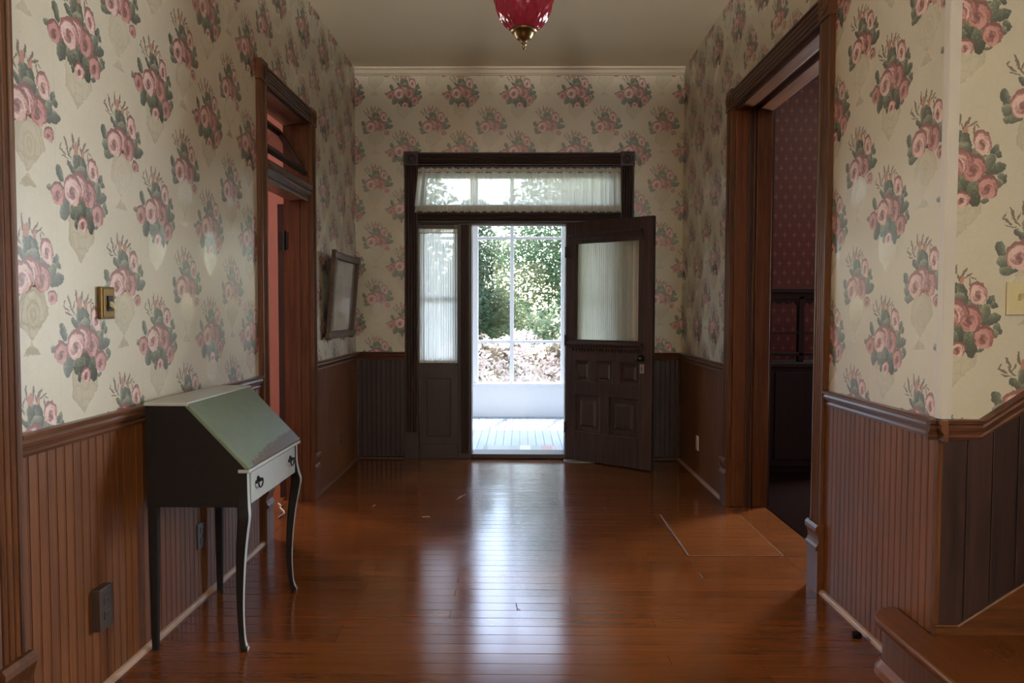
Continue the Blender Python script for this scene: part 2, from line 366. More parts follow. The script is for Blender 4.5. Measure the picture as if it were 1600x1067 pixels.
m.build('floor_rear_boards', M_floor, floor)
m = MB(); m.box(-XFAR, XL-TL, 2.8, YB, -0.019, -0.0005); m.build('pink_room_boards', M_floor, floor)
m = MB(); m.box(XR+TR, XFAR, YS+0.2, YB, -0.019, 0.004); cp = m.build('floor_red_room_shade', M_floor_shade); tag(cp, 'near black floor painted for the shade in the red papered room', 'carpet', kind='structure')  # near-black slab: shade on the red room floor put into its colour

# ------------------------------------------------------------------ ceiling
m = MB(); m.box(-XFAR, XFAR, YREAR, YB+TB, HC, HC+0.15); tag(m.build('ceiling', M_ceil), 'plain beige painted ceiling of the hall', 'ceiling', kind='structure')
m = MB(); m.prism([(XL, YB, HC), (XL, YB-0.045, HC), (XL, YB-0.040, HC-0.012), (XL, YB-0.018, HC-0.024), (XL, YB-0.020, HC-0.052), (XL, YB-0.012, HC-0.058), (XL, YB-0.012, HC-0.066), (XL, YB, HC-0.068)], (XR-XL, 0, 0))
tag(m.build('trim_1', M_crown), 'cream crown moulding along the top of the entry wall', 'moulding', kind='structure')

# ------------------------------------------------------------------ walls
def by_normal(o, test):
    for p_ in o.data.polygons: p_.material_index = test(p_.normal)
    return o
m = MB()
m.box(XL-TL, XL, YREAR, LO0, 0, HC); m.box(XL-TL, XL, LO1, YB+TB, 0, HC); m.box(XL-TL, XL, LO0, LO1, LOZ, HC)
wall_left = by_normal(m.build('wall_left', [PAPER_L, M_pink], fix=False), lambda n: 0 if n.x > 0.5 else 1)
tag(wall_left, 'left hall wall in rose bouquet wallpaper over bead board wainscot', 'wall', kind='structure'); wall_left['base'] = (0, 0, 0)
m = MB()
m.box(XR, XR+TR, YS+.006, RO0, 0, HC); m.box(XR, XR+TR, RO1, YB+TB, 0, HC); m.box(XR, XR+TR, RO0, RO1, ROZ, HC)
wall_right = by_normal(m.build('wall_right', [PAPER_R, M_red, M_woodz], fix=False), lambda n: 0 if n.x < -0.5 else (1 if n.x > .5 else 2))
tag(wall_right, 'right hall wall in rose bouquet wallpaper beside the wide doorway', 'wall', kind='structure'); wall_right['base'] = (0, 0, 0)
m = MB(); m.box(XR+.0005, XFAR, YS, YS+0.2, 0, HC)
wall_stair = by_normal(m.build('wall_stair', [PAPER_S, M_red], fix=False), lambda n: 0 if n.y < -0.5 else 1)
tag(wall_stair, 'stair wall facing the camera with large rose wallpaper and dark wainscot', 'wall', kind='structure'); wall_stair['base'] = (0, 0, 0)
EX0, EX1, EZ = -0.935, 0.905, 2.685       # front entry unit opening
m = MB(); m.box(XL, EX0, YB, YB+TB, -.2, HC); m.box(EX1, XR, YB, YB+TB, -.2, HC); m.box(EX0, EX1, YB, YB+TB, EZ, HC)
wall_back = by_normal(m.build('wall_back', [PAPER_B, M_white], fix=False), lambda n: 0 if n.y < -0.5 else 1)
tag(wall_back, 'entry wall in rose bouquet wallpaper around the front door', 'wall', kind='structure'); wall_back['base'] = (0, 0, 0)
# side rooms and the far end of the hall
def room_wall(name, boxes, mat, label):
    mm = MB()
    for b in boxes: mm.box(*b)
    return tag(mm.build(name, mat), label, 'wall', kind='structure')
room_wall('wall_pink_front', [(-XFAR, -4.75, YB, YB+TB, 0, HC), (-3.65, XL-TL, YB, YB+TB, 0, HC), (-4.75, -3.65, YB, YB+TB, 0, .7), (-4.75, -3.65, YB, YB+TB, 2.4, HC)], M_pink, 'pink plaster wall seen through the left doorway')
room_wall('wall_pink_rear', [(-XFAR, XL-TL, 2.6, 2.8, 0, HC)], M_pink, 'rear pink plaster wall of the left room')
room_wall('wall_pink_side', [(-XFAR-.2, -XFAR, 2.6, YB+TB, 0, HC)], M_pink, 'outer pink plaster wall of the left room')
room_wall('wall_red_front', [(XR+TR, 3.65, YB, YB+TB, 0, HC), (4.75, XFAR, YB, YB+TB, 0, HC), (3.65, 4.75, YB, YB+TB, 0, .7), (3.65, 4.75, YB, YB+TB, 2.4, HC)], M_red, 'dark red wallpaper with small stars seen through the wide doorway')
room_wall('wall_red_side', [(XFAR, XFAR+.2, YREAR, YB+TB, 0, HC)], M_red, 'outer red papered wall of the right room')
room_wall('wall_light_blocker', [(1.9, XFAR, .50, .66, 0, HC)], M_plaster, 'added unseen plaster wall that keeps light off the stair wall')  # added out of view to block light from the rear
room_wall('wall_rear', [(XL-TL, 1.4, YREAR-.2, YREAR, 0, HC), (2.6, XFAR, YREAR-.2, YREAR, 0, HC), (1.4, 2.6, YREAR-.2, YREAR, 0, .5), (1.4, 2.6, YREAR-.2, YREAR, 3.0, HC)], M_plaster, 'plain rear wall of the hall with an added opening for light')

# ------------------------------------------------------------------ bead board wainscot, chair rails, shoe mouldings
BW, BT = 0.0445, 0.012
def bead_mesh(H, key):
    mm = MB(); a = BW/2
    prof = [(-a, 0), (-a, -.0010), (-a+.0016, -.0015), (-a+.0022, -BT), (a-.0085, -BT), (a-.0075, -BT+.0016), (a-.0065, -BT), (a-.0022, -BT), (a-.0016, -.0015), (a, -.0010), (a, 0)]
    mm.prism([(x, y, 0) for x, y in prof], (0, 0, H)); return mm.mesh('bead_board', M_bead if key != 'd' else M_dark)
BM = bead_mesh(0.925, 'n'); BMD = bead_mesh(0.925, 'd')  # dark copy has the entry wall's shade put into the board colour
def boards(parent, start, end, fixed, axis, rz, me):
    n = round((end-start)/BW); st = (end-start)/n
    for i in range(n):
        c = start+st*(i+.5)
        o = inst('bead_board', me, (fixed, c, 0.0) if axis == 'y' else (c, fixed, 0.0), parent, (0, 0, rz)); o.scale = (st/BW, 1, 1)
boards(wall_left, 2.137, 4.175, XL, 'y', math.pi/2, BM)
boards(wall_left, 5.29, YB-.012, XL, 'y', math.pi/2, BM)
boards(wall_right, YS+.002, 3.485, XR, 'y', -math.pi/2, BM)
boards(wall_right, 5.19, YB-.012, XR, 'y', -math.pi/2, BM)
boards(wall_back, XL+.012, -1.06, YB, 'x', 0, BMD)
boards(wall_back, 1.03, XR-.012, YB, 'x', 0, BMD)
RP = [(0, 0), (.014, .002), (.017, .012), (.013, .020), (.015, .030), (.022, .034), (.026, .046), (.022, .056), (.031, .060), (.033, .070), (.029, .074), (0, .074)]  # (proud, height)
RZ = RAIL-0.072
def rail(parent, a, b, fixed, axis, sgn, mat):
    mm = MB()
    poly = [(fixed+sgn*d, a, RZ+h_) for d, h_ in RP] if axis == 'y' else [(a, fixed+sgn*d, RZ+h_) for d, h_ in RP]
    mm.prism(poly, (0, b-a, 0) if axis == 'y' else (b-a, 0, 0)); return mm.build('chair_rail', mat, parent)
rail(wall_left, 2.137, 4.175, XL, 'y', 1, M_rail); rail(wall_left, 5.29, YB, XL, 'y', 1, M_rail)
rail(wall_right, YS-.05, 3.485, XR, 'y', -1, M_rail); rail(wall_right, 5.19, YB, XR, 'y', -1, M_rail)
rail(wall_back, XL, -1.06, YB, 'x', -1, M_railx); rail(wall_back, 1.03, XR, YB, 'x', -1, M_railx)
def shoe(parent, a, b, fixed, axis, sgn, mat=None):
    mm = MB(); q = [(0, 0)] + [(.011+.020*math.cos(t), .022*math.sin(t)) for t in [i*math.pi/10 for i in range(6)]] + [(0, .022)]
    mm.prism([(fixed+sgn*d, a, h_) if axis == 'y' else (a, fixed+sgn*d, h_) for d, h_ in q], (0, b-a, 0) if axis == 'y' else (b-a, 0, 0))
    return mm.build('shoe_moulding', mat or M_shoe, parent)
shoe(wall_left, 2.137, 4.175, XL, 'y', 1); shoe(wall_left, 5.29, YB, XL, 'y', 1, M_rail)
shoe(wall_right, 2.72, 3.485, XR, 'y', -1); shoe(wall_right, 5.19, YB, XR, 'y', -1)
shoe(wall_back, XL, -1.06, YB, 'x', -1, M_darkx); shoe(wall_back, 1.03, XR, YB, 'x', -1, M_darkx)
# plain strip at the outside corner
m = MB(); m.prism([(XR+.001, YS+.032, RAIL), (XR-.003, YS+.032, RAIL), (XR-.003, YS+.001, RAIL), (XR+.000, YS-.003, RAIL), (XR+.036, YS-.003, RAIL), (XR+.036, YS+.001, RAIL), (XR+.001, YS+.001, RAIL)], (0, 0, HC-RAIL))
m.build('corner_strip', M_corner, wall_right)
m = MB(); m.box(XR-.014, XR+.002, YS-.014, YS+.002, 0, RZ+.01); m.build('corner_post', M_woodz, wall_right)

# ------------------------------------------------------------------ door casings
def casing_profile(W):
    pts = [(0, 0), (0, .024), (.004, .030), (.014, .030), (.018, .022)]
    n = 3; a0, a1 = .024, W-.024; st = (a1-a0)/n
    for i in range(n):
        s0 = a0+i*st
        pts += [(s0, .019), (s0+st*.2, .027), (s0+st*.5, .030), (s0+st*.8, .027), (s0+st*.96, .019)]
    pts += [(W-.018, .022), (W-.014, .030), (W-.004, .030), (W, .024), (W, 0)]
    return pts
def casing_set(name, X, sgn, o0, o1, w0, w1, ztop, hh, label, mats, axis='y', fixed=None):
    """o0..o1 opening, w0/w1 casing widths, header hh high below ztop; sgn = direction proud of the wall plane."""
    mv, mh = mats
    P3 = (lambda a, d, z: (X+sgn*d, a, z)) if axis == 'y' else (lambda a, d, z: (a, X+sgn*d, z))
    mid = (o0+o1)/2
    root = empty(name, P3(mid, 0, 0), label, 'door casing', kind='structure')
    def bx(mm, a0, a1, d0, d1, z0, z1):
        p_, q = P3(a0, d0, z0), P3(a1, d1, z1); mm.box(min(p_[0], q[0]), max(p_[0], q[0]), min(p_[1], q[1]), max(p_[1], q[1]), z0, z1)
    for (c0, W, out) in ((o0-w0, w0, -1), (o1, w1, 1)):
        mm = MB(); mm.prism([P3(c0+a, d, 0.335) for a, d in casing_profile(W)], (0, 0, ztop-hh-0.335)); mm.build('casing', mv, root)
        mm = MB(); e = .006
        pr = [(0, 0), (.040, 0), (.040, .205), (.050, .212), (.050, .226), (.041, .236), (.036, .252), (.040, .278), (.046, .292), (.052, .302), (.052, .320), (.042, .334), (0, .336)]
        mm.prism([P3(c0-e, d, z) for d, z in pr], Vector(P3(c0+W+e, 0, 0))-Vector(P3(c0-e, 0, 0))); mm.build('plinth_block', mv, root)
        mm = MB(); bx(mm, c0-e, c0+W+e, 0, .036, ztop-hh-.004, ztop+.010)
        bk = mm.build('corner_block', mv, root, bevel=.003)
        mm = MB(); R = min(W, hh)*.40
        mm.lathe([(R, 0), (R, .006), (R*.85, .010), (R*.75, .004), (R*.55, .004), (R*.45, .010), (R*.2, .012), (R*.15, .006), (.001, .007)], P3(c0+W/2, .034, ztop-hh/2), 'x' if axis == 'y' else 'y', 20, 0, sgn)
        ro = mm.build('rosette', mv, root, smooth=True)
    mm = MB(); mm.prism([P3(o0, d, ztop-hh+a) for a, d in casing_profile(hh)], Vector(P3(o1, 0, 0))-Vector(P3(o0, 0, 0))); mm.build('header', mh, root)
    return root, P3
# left doorway
cl, _ = casing_set('trim_2', XL, 1, LO0, LO1, .105, .105, 2.79, .105, 'reddish wooden casing around the left doorway with transom bar', (M_woodz, M_woody))
m = MB(); m.box(XL-TL-.02, XL+.002, LO1-.016, LO1+.01, 0, LOZ); m.build('jamb', M_woodz, cl)
m = MB(); m.box(XL-TL-.02, XL+.002, LO0-.01, LO0+.016, 0, LOZ); m.build('jamb', M_woodz, cl)
m = MB(); m.box(XL-TL-.02, XL+.002, LO0, LO1, LOZ-.016, LOZ+.01); m.build('head_jamb', M_woody, cl)
m = MB(); m.box(XL-.07, XL-.055, LO1-.03, LO1-.016, 0, 2.15); m.build('door_stop', M_woodz, cl)
m = MB(); q = [(-.12, 2.135), (.004, 2.135), (.010, 2.15), (.006, 2.165), (.022, 2.185), (.028, 2.20), (.022, 2.215), (.034, 2.225), (.034, 2.245), (.012, 2.262), (-.12, 2.262)]
m.prism([(XL+d, LO0+.016, z) for d, z in q], (0, LO1-LO0-.032, 0)); m.build('transom_bar', M_woody, cl)
# tilted transom sash over that door
ts = empty('window_4', (XL-TL/2, (LO0+LO1)/2, 2.3), 'small tilted open transom sash above the left doorway', 'window', kind='structure')
tang = math.radians(-32); c0 = Vector((XL-.10, 0, 2.475)); ux = Vector((math.sin(tang), 0, math.cos(tang))); nn = Vector((math.cos(tang), 0, -math.sin(tang)))
def sash_bar(y0, y1, s0, s1, t0, t1, name, mat):
    mm = MB(); mm.prism([c0+ux*s+nn*t+Vector((0, y0, 0)) for s, t in ((s0, t0), (s1, t0), (s1, t1), (s0, t1))], (0, y1-y0, 0)); return mm.build(name, mat, ts)
sash_bar(LO0+.025, LO0+.07, -.18, .18, -.016, .016, 'stile', M_dark); sash_bar(LO1-.07, LO1-.025, -.18, .18, -.016, .016, 'stile', M_dark)
sash_bar(LO0+.07, LO1-.07, .135, .18, -.016, .016, 'rail', M_darkx); sash_bar(LO0+.07, LO1-.07, -.18, -.135, -.016, .016, 'rail', M_darkx)
sash_bar(LO0+.07, LO1-.07, -.135, .135, -.002, .002, 'pane', M_glass)
# the left room's door, folded right back against the wall inside that room
dl = empty('door_2', (XL-TL-.045, LO1, 0), 'brown wooden door swung fully back inside the pink room', 'door', kind='structure')
m = MB(); m.box(XL-TL-.070, XL-TL-.022, LO1-.004, LO1+.88, .012, 2.12); m.build('leaf', M_dark, dl, bevel=.003)
for zz in (.35, 1.86):
    m = MB(); m.box(XL-TL-.062, XL-TL+.012, LO1-.022, LO1-.002, zz-.062, zz+.062); m.lathe([(.009, -.07), (.009, .07)], (XL-TL-.014, LO1-.026, zz), 'z', 10); m.build('hinge', M_iron, dl)
# right wide doorway
cr, _ = casing_set('trim_3', XR, -1, RO0, RO1, .12, .12, 2.885, .125, 'tall reddish wooden casing around the wide right doorway', (M_woodz, M_woody))
for (ya, yb) in ((RO1-.02, RO1+.004), (RO0-.004, RO0+.02)):
    for (xa, xb) in ((XR-.002, XR+.085), (XR+.145, XR+TR+.01)):
        m = MB(); m.box(xa, xb, ya, yb, 0, ROZ); m.build('jamb', M_woodz, cr, bevel=.004)
m = MB(); m.box(XR+.088, XR+.142, RO1-.006, RO1+.003, 0, ROZ); m.build('pocket_door_edge', M_dark, cr)
for xx in (XR+.093, XR+.131):
    m = MB(); m.tube([(xx, RO1-.008, 0), (xx, RO1-.008, ROZ)], .006, 8); m.build('bead', M_woodz, cr)
for (xa, xb) in ((XR-.002, XR+.085), (XR+.145, XR+TR+.01)):
    m = MB(); m.box(xa, xb, RO0, RO1, ROZ-.022, ROZ+.003); m.build('head_jamb', M_woody, cr, bevel=.004)
m = MB(); m.box(XR+TR, XR+TR+.03, RO0-.13, RO0, 0, ROZ+.12); m.box(XR+TR, XR+TR+.03, RO1, RO1+.13, 0, ROZ+.12); m.build('room_side_casing', M_dark, cr)
# casing of another doorway at the left edge
m4 = empty('trim_4', (XL, 2.08, 0), 'reddish fluted door casing at the left edge beside the wallpaper', 'door casing', kind='structure')
m = MB(); m.prism([(XL+d, 2.137-.125+a, .335) for a, d in casing_profile(.125)], (0, 0, 2.35)); m.build('casing', M_woodz, m4)
m = MB(); pr = [(0, 0), (.040, 0), (.040, .150), (.050, .160), (.050, .176), (.041, .190), (.036, .22), (.040, .26), (.046, .282), (.052, .302), (.052, .320), (.042, .334), (0, .336)]
m.prism([(XL+d, 2.006, z) for d, z in pr], (0, .137, 0)); m.build('plinth_block', M_woodz, m4)
m = MB(); m.box(XL, XL+.036, 2.005, 2.142, 2.68, 2.80); m.build('corner_block', M_woodz, m4, bevel=.003)
m = MB(); m.prism([(XL+d, 1.0, 2.68+a) for a, d in casing_profile(.115)], (0, 1.006, 0)); m.build('header', M_woody, m4)
d3 = empty('door_3', (XL, 1.5, 0), 'closed wooden door just outside the left edge of view', 'door', kind='structure')
m = MB(); m.box(XL, XL+.012, 1.0, 2.012, 0.01, 2.68); m.build('leaf', M_woodz, d3)

# ------------------------------------------------------------------ front entry: casing, posts, transom, sidelights
ce = empty('trim_5', (0, YB, 0), 'dark wooden frame of the front entry with transom and sidelights', 'door frame', kind='structure')
def ybox(name, x0, x1, z0, z1, y0, y1, mat, parent, bev=.003):
    mm = MB(); mm.box(x0, x1, y0, y1, z0, z1); return mm.build(name, mat, parent, bevel=bev)
CW = .125
for x0 in (-1.06, .905):
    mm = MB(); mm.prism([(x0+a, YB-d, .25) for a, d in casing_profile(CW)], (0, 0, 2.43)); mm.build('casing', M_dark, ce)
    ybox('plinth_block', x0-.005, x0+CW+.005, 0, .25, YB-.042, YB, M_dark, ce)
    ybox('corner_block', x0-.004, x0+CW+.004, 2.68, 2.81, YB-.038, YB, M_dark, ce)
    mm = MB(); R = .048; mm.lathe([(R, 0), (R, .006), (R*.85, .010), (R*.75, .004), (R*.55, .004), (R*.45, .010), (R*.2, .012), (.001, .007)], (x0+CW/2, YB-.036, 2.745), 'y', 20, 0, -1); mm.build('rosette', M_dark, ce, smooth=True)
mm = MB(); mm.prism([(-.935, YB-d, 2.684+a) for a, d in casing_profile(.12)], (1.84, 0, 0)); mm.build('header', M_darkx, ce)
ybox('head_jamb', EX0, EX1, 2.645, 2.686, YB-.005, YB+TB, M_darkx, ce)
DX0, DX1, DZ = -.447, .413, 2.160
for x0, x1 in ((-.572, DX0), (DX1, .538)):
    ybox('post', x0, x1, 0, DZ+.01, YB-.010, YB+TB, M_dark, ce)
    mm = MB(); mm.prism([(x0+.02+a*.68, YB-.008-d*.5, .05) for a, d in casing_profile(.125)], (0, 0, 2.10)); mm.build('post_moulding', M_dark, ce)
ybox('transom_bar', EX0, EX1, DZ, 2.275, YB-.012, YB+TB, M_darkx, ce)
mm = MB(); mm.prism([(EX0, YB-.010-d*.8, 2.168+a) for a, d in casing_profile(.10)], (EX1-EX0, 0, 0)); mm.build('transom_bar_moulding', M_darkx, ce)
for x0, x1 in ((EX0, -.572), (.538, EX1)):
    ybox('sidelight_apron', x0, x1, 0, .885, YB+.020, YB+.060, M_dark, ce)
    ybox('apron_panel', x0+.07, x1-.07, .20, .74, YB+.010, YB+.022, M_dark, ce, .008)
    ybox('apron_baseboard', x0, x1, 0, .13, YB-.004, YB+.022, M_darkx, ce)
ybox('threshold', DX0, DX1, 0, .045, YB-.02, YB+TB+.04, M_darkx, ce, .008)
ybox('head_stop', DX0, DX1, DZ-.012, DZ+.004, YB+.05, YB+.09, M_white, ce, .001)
def window(name, x0, x1, z0, z1, fr, label, rails=()):
    root = empty(name, ((x0+x1)/2, YB+.05, z0), label, 'window', kind='structure')
    ybox('stile', x0, x0+fr, z0, z1, YB+.025, YB+.065, M_dark, root); ybox('stile', x1-fr, x1, z0, z1, YB+.025, YB+.065, M_dark, root)
    ybox('rail', x0+fr, x1-fr, z1-fr, z1, YB+.025, YB+.065, M_darkx, root); ybox('rail', x0+fr, x1-fr, z0, z0+fr, YB+.025, YB+.065, M_darkx, root)
    zs = [z0+fr]+list(rails)+[z1-fr]
    for r in rails: ybox('meeting_rail', x0+fr, x1-fr, r-.012, r+.012, YB+.028, YB+.062, M_darkx, root)
    for a, b in zip(zs[:-1], zs[1:]): ybox('pane', x0+fr, x1-fr, a, b, YB+.043, YB+.047, M_glass, root, 0)
    return root
window('window_1', EX0, EX1, 2.275, 2.645, .065, 'wide transom window above the front door')
window('window_2', EX0, -.572, .885, DZ, .045, 'narrow sidelight window left of the front door', (1.49,))
window('window_3', .538, EX1, .885, DZ, .045, 'narrow sidelight window behind the open front door', (1.49,))

# sheer curtains
def curtain(name, x0, x1, z0, z1, y, amp, nf, seed, label, header=.03, flare=0.0, hem=.0, mat=None, taper=0.0, flap=False):
    rnd = random.Random(seed); ph = [rnd.uniform(0, 6.28) for _ in range(5)]
    root = empty(name, ((x0+x1)/2, y, z0), label, 'curtain')
    nx = max(60, int((x1-x0)/.005)); nz = 14
    def sheet(za, zb, yo, ampk, fl0, fl1, ripple, name_, mt):
        mm = MB(); vs = []; fs = []
        for j in range(nz+1):
            t = j/nz; z = za+(zb-za)*t
            for i in range(nx+1):
                s = i/nx
                fl = fl0+(fl1-fl0)*t
                x = x0+(x1-x0)*s - fl*(1-s)*max(0, 1-s*6) + fl*s*max(0, 1-(1-s)*8)*0.3
                a = amp*ampk*(1 if not taper else 1-taper*(1-abs(2*t-1)))
                yy = y+yo + a*(.55*math.sin(s*nf*6.283+ph[0]) + .30*math.sin(s*nf*2.31*6.283+ph[1]+t*.8) + .25*math.sin(s*nf*.43*6.283+ph[2]+t*1.5) + .15*math.sin(s*nf*4.7*6.283+ph[3]))
                zz = z + ripple*(.6*math.sin(s*nf*1.3*6.283+ph[4])+.4*math.sin(s*nf*3.1*6.283+ph[2]))*(t if ripple > 0 else 0)
                vs.append((x, yy, zz))
        for j in range(nz):
            for i in range(nx):
                q = j*(nx+1)+i; fs.append((q, q+1, q+nx+2, q+nx+1))
        mm.add(vs, fs); return mm.build(name_, mt, root, smooth=True, fix=False)
    sheet(z1-header, z0+hem, 0, 1, 0, flare, 0 if hem else .006, 'cloth', mat or M_sheer)
    if hem: sheet(z0+hem+.004, z0, -.0015, 1.0, flare*.8, flare, .007, 'hem', M_trim_cloth)
    sheet(z1-header, z1, -.006, .7, 0, 0, .007, 'ruffled_header', M_trim_cloth)
    if not flap:
        sheet(z0+.022, z0-.004, -.004, .7, 0, 0, .004, 'gathered_foot', M_trim_cloth) if not hem else None
    mm = MB(); mm.tube([(x0-.006, y+.004, z1-header), (x1+.006, y+.004, z1-header)], .005, 8); mm.build('rod', M_brass, root)
    return root
YC = YB-.010
curtain('valance_curtain', -.930, .900, 2.262, 2.652, YC-.052, .016, 20, 3, 'wide gathered sheer white curtain hung across the transom window', header=.036, flare=.030, hem=.050)
curtain('sidelight_curtain', -.934, -.572, .890, 2.112, YC-.012, .010, 17, 5, 'narrow sheer curtain on the sidelight left of the front door', header=.036)
curtain('sidelight_curtain', .540, .900, .890, 2.112, YC-.012, .010, 17, 8, 'narrow sheer curtain hidden behind the open front door', header=.036)

# ------------------------------------------------------------------ the open front door (local: x along the leaf from the hinge, -y faces the viewer)
DA = math.atan2(-.604, .797); DW = .872
door = empty('door_1', (.418, 6.66, 0), 'open panelled front door of dark wood with a curtained glass pane', 'door', kind='structure', rz=DA)
T = .045
def dbox(name, s0, s1, z0, z1, y0, y1, mat, bev=.002):
    mm = MB(); mm.box(s0, s1, y0, y1, z0, z1); o = mm.build(name, mat, door, bevel=bev, local=True); return o
dbox('hinge_stile', 0, .100, .012, 2.168, 0, T, M_door); dbox('lock_stile', .748, DW, .012, 2.168, 0, T, M_door)
dbox('top_rail', .100, .748, 1.985, 2.168, 0, T, M_door); dbox('middle_rail', .100, .748, .925, 1.095, 0, T, M_door)
dbox('cross_rail', .100, .748, .612, .730, 0, T, M_door); dbox('bottom_rail', .100, .748, .012, .272, 0, T, M_door)
for s0, s1 in ((.255, .320), (.488, .560)): dbox('muntin', s0, s1, .730, .925, 0, T, M_door)
dbox('muntin', .365, .448, .272, .612, 0, T, M_door)
def panel(s0, s1, z0, z1):
    mm = MB()
    def ring(k, y): return [(s0+k, y, z0+k), (s1-k, y, z0+k), (s1-k, y, z1-k), (s0+k, y, z1-k)]
    d = min(s1-s0, z1-z0)
    mm.loft([ring(0, T-.005), ring(0, .002), ring(.008, .004), ring(.012, .016), ring(d*.18, .018), ring(d*.26, .008), ring(d*.32, .007)])
    mm.build('raised_panel', M_door, door, local=True)
for s0, s1 in ((.100, .255), (.320, .488), (.560, .748)): panel(s0, s1, .730, .925)
for s0, s1 in ((.100, .365), (.448, .748)): panel(s0, s1, .272, .612)
dbox('pane', .100, .748, 1.095, 1.985, .018, .023, M_glass, 0)
mm = MB()
for a, b, c, d in ((.100, .748, 1.095, 1.110), (.100, .748, 1.970, 1.985), (.100, .113, 1.110, 1.970), (.735, .748, 1.110, 1.970)): mm.box(a, b, .004, .017, c, d)
mm.build('glass_bead', M_door, door, local=True)
mm = MB(); pr = [(0, 1.968), (-.012, 1.972), (-.014, 2.000), (-.030, 2.020), (-.036, 2.036), (-.052, 2.046), (-.054, 2.060), (0, 2.064)]
mm.prism([(.045, y, z) for y, z in pr], (.735, 0, 0)); mm.build('cap_moulding', M_door, door, local=True)
mm = MB(); pr = [(0, 1.030), (-.018, 1.034), (-.024, 1.056), (-.050, 1.064), (-.056, 1.078), (-.050, 1.088), (0, 1.094)]
mm.prism([(.040, y, z) for y, z in pr], (.750, 0, 0)); mm.build('shelf_moulding', M_door, door, local=True)
for i in range(22):
    mm = MB(); s0 = .070+i*.0312; mm.box(s0, s0+.018, -.020, 0, 1.006, 1.034); mm.build('dentil', M_door, door, local=True)
mm = MB(); mm.lathe([(.030, 0), (.030, .004), (.012, .008), (.010, .030), (.020, .036), (.028, .046), (.028, .056), (.018, .066), (.001, .069)], (.775, 0, .965), 'y', 20, 0, -1); mm.build('knob', M_iron, door, smooth=True, local=True)
mm = MB(); mm.box(.758, .800, -.005, 0, .835, .915); pl_ = mm.build('lock_plate', M_nickel, door, bevel=.004, local=True)
mm = MB(); mm.box(.776, .782, -.007, -.004, .858, .892); mm.build('keyhole', M_iron, door, local=True)
mm = MB(); mm.lathe([(.028, 0), (.012, .006), (.010, .030), (.026, .040), (.026, .055), (.001, .066)], (.775, T, .965), 'y', 16, 0, 1); mm.build('knob', M_iron, door, smooth=True, local=True)
for zz in (.30, 1.10, 1.90):
    mm = MB(); mm.lathe([(.008, -.05), (.008, .05)], (-.004, -.006, zz), 'z', 10); mm.build('hinge', M_iron, door, local=True)
# the door's own gathered curtain, behind its glass
dc = empty('door_curtain', (.418, 6.66, 0), 'pleated cream curtain behind the glass of the open front door', 'curtain', rz=DA); dc['base'] = (0, 0, 0)
mm = MB(); vs = []; fs = []; nx, nz = 150, 6; rnd = random.Random(2)
off = [rnd.uniform(-1, 1) for _ in range(nx+1)]
for j in range(nz+1):
    for i in range(nx+1):
        s = i/nx; vs.append((.085+.68*s, T+.014+.007*math.sin(s*34*6.283+2*math.sin(s*9))+.0035*off[i], 1.05+.98*j/nz))
for j in range(nz):
    for i in range(nx):
        q = j*(nx+1)+i; fs.append((q, q+1, q+nx+2, q+nx+1))
mm.add(vs, fs); mm.build('cloth', M_sheer2, dc, smooth=True, fix=False, local=True)
for zz in (1.06, 2.02):
    mm = MB(); mm.tube([(.075, T+.014, zz), (.775, T+.014, zz)], .005, 8); mm.build('rod', M_brass, dc, local=True)

# ------------------------------------------------------------------ stair
st = empty('staircase', (1.7, 1.7, 0), 'wooden staircase with bullnose first step at the lower right corner', 'staircase', kind='structure')
TZ = .222
def tread(x0, x1, ya, yb, z, bull):
    mm = MB(); r = .016; pts = []
    if bull:
        cx_, cy_, R = x0+.115, 2.795-.115, .115
        pts = [(XR-.014, 2.795)] + [(cx_+R*math.cos(a), cy_+R*math.sin(a)) for a in [math.pi/2+i*math.pi/2/10 for i in range(11)]] + [(x0, ya), (x1, ya), (x1, YS-.016), (XR-.014, YS-.016)]
    else: pts = [(x0, yb), (x0, ya), (x1, ya), (x1, yb)]
    mm.prism([(x, y, z-.032) for x, y in pts], (0, 0, .032)); return mm.build('tread', M_step, st, bevel=.012)
NX = 1.335
tread(NX, 1.90, .75, YS, TZ, True)
# curved first riser with scotia and base
mm = MB()
def outline(k):
    cx_, cy_, R = NX+.115, 2.68, .115-k
    return [(cx_+R*math.cos(a), cy_+R*math.sin(a)) for a in [math.pi/2+i*math.pi/2/10 for i in range(11)]] + [(NX+k, .75)]
def wrapped(o_, zs_ks, name, mat):
    mmm = MB(); rings = []
    for z, k in zs_ks:
        ol = [(XR-.013, 2.68+.115-k)] + outline(k); rings.append([(x, y, z) for x, y in ol] + [(XR+.2, .75, z), (XR+.2, YS-.02, z), (XR-.013, YS-.02, z)])
    mmm.loft(rings); return mmm.build(name, mat, st)
wrapped(0, [(0, .030), (TZ-.032, .030)], 'riser', M_woodz)
wrapped(0, [(TZ-.060, .031), (TZ-.050, .024), (TZ-.042, .014), (TZ-.033, .010)], 'scotia', M_step)
wrapped(0, [(0, .004), (.030, .006), (.042, .016), (.055, .027)], 'base_moulding', M_step)
for i in range(1, 7):
    x0 = 1.86+(i-1)*.27; z = TZ+i*.185
    mm = MB(); mm.box(x0+.03, x0+.05, .75, YS-.016, z-.185, z-.03); mm.build('riser', M_woodz, st)
    tread(x0, x0+.31, .75, YS-.016, z, False)
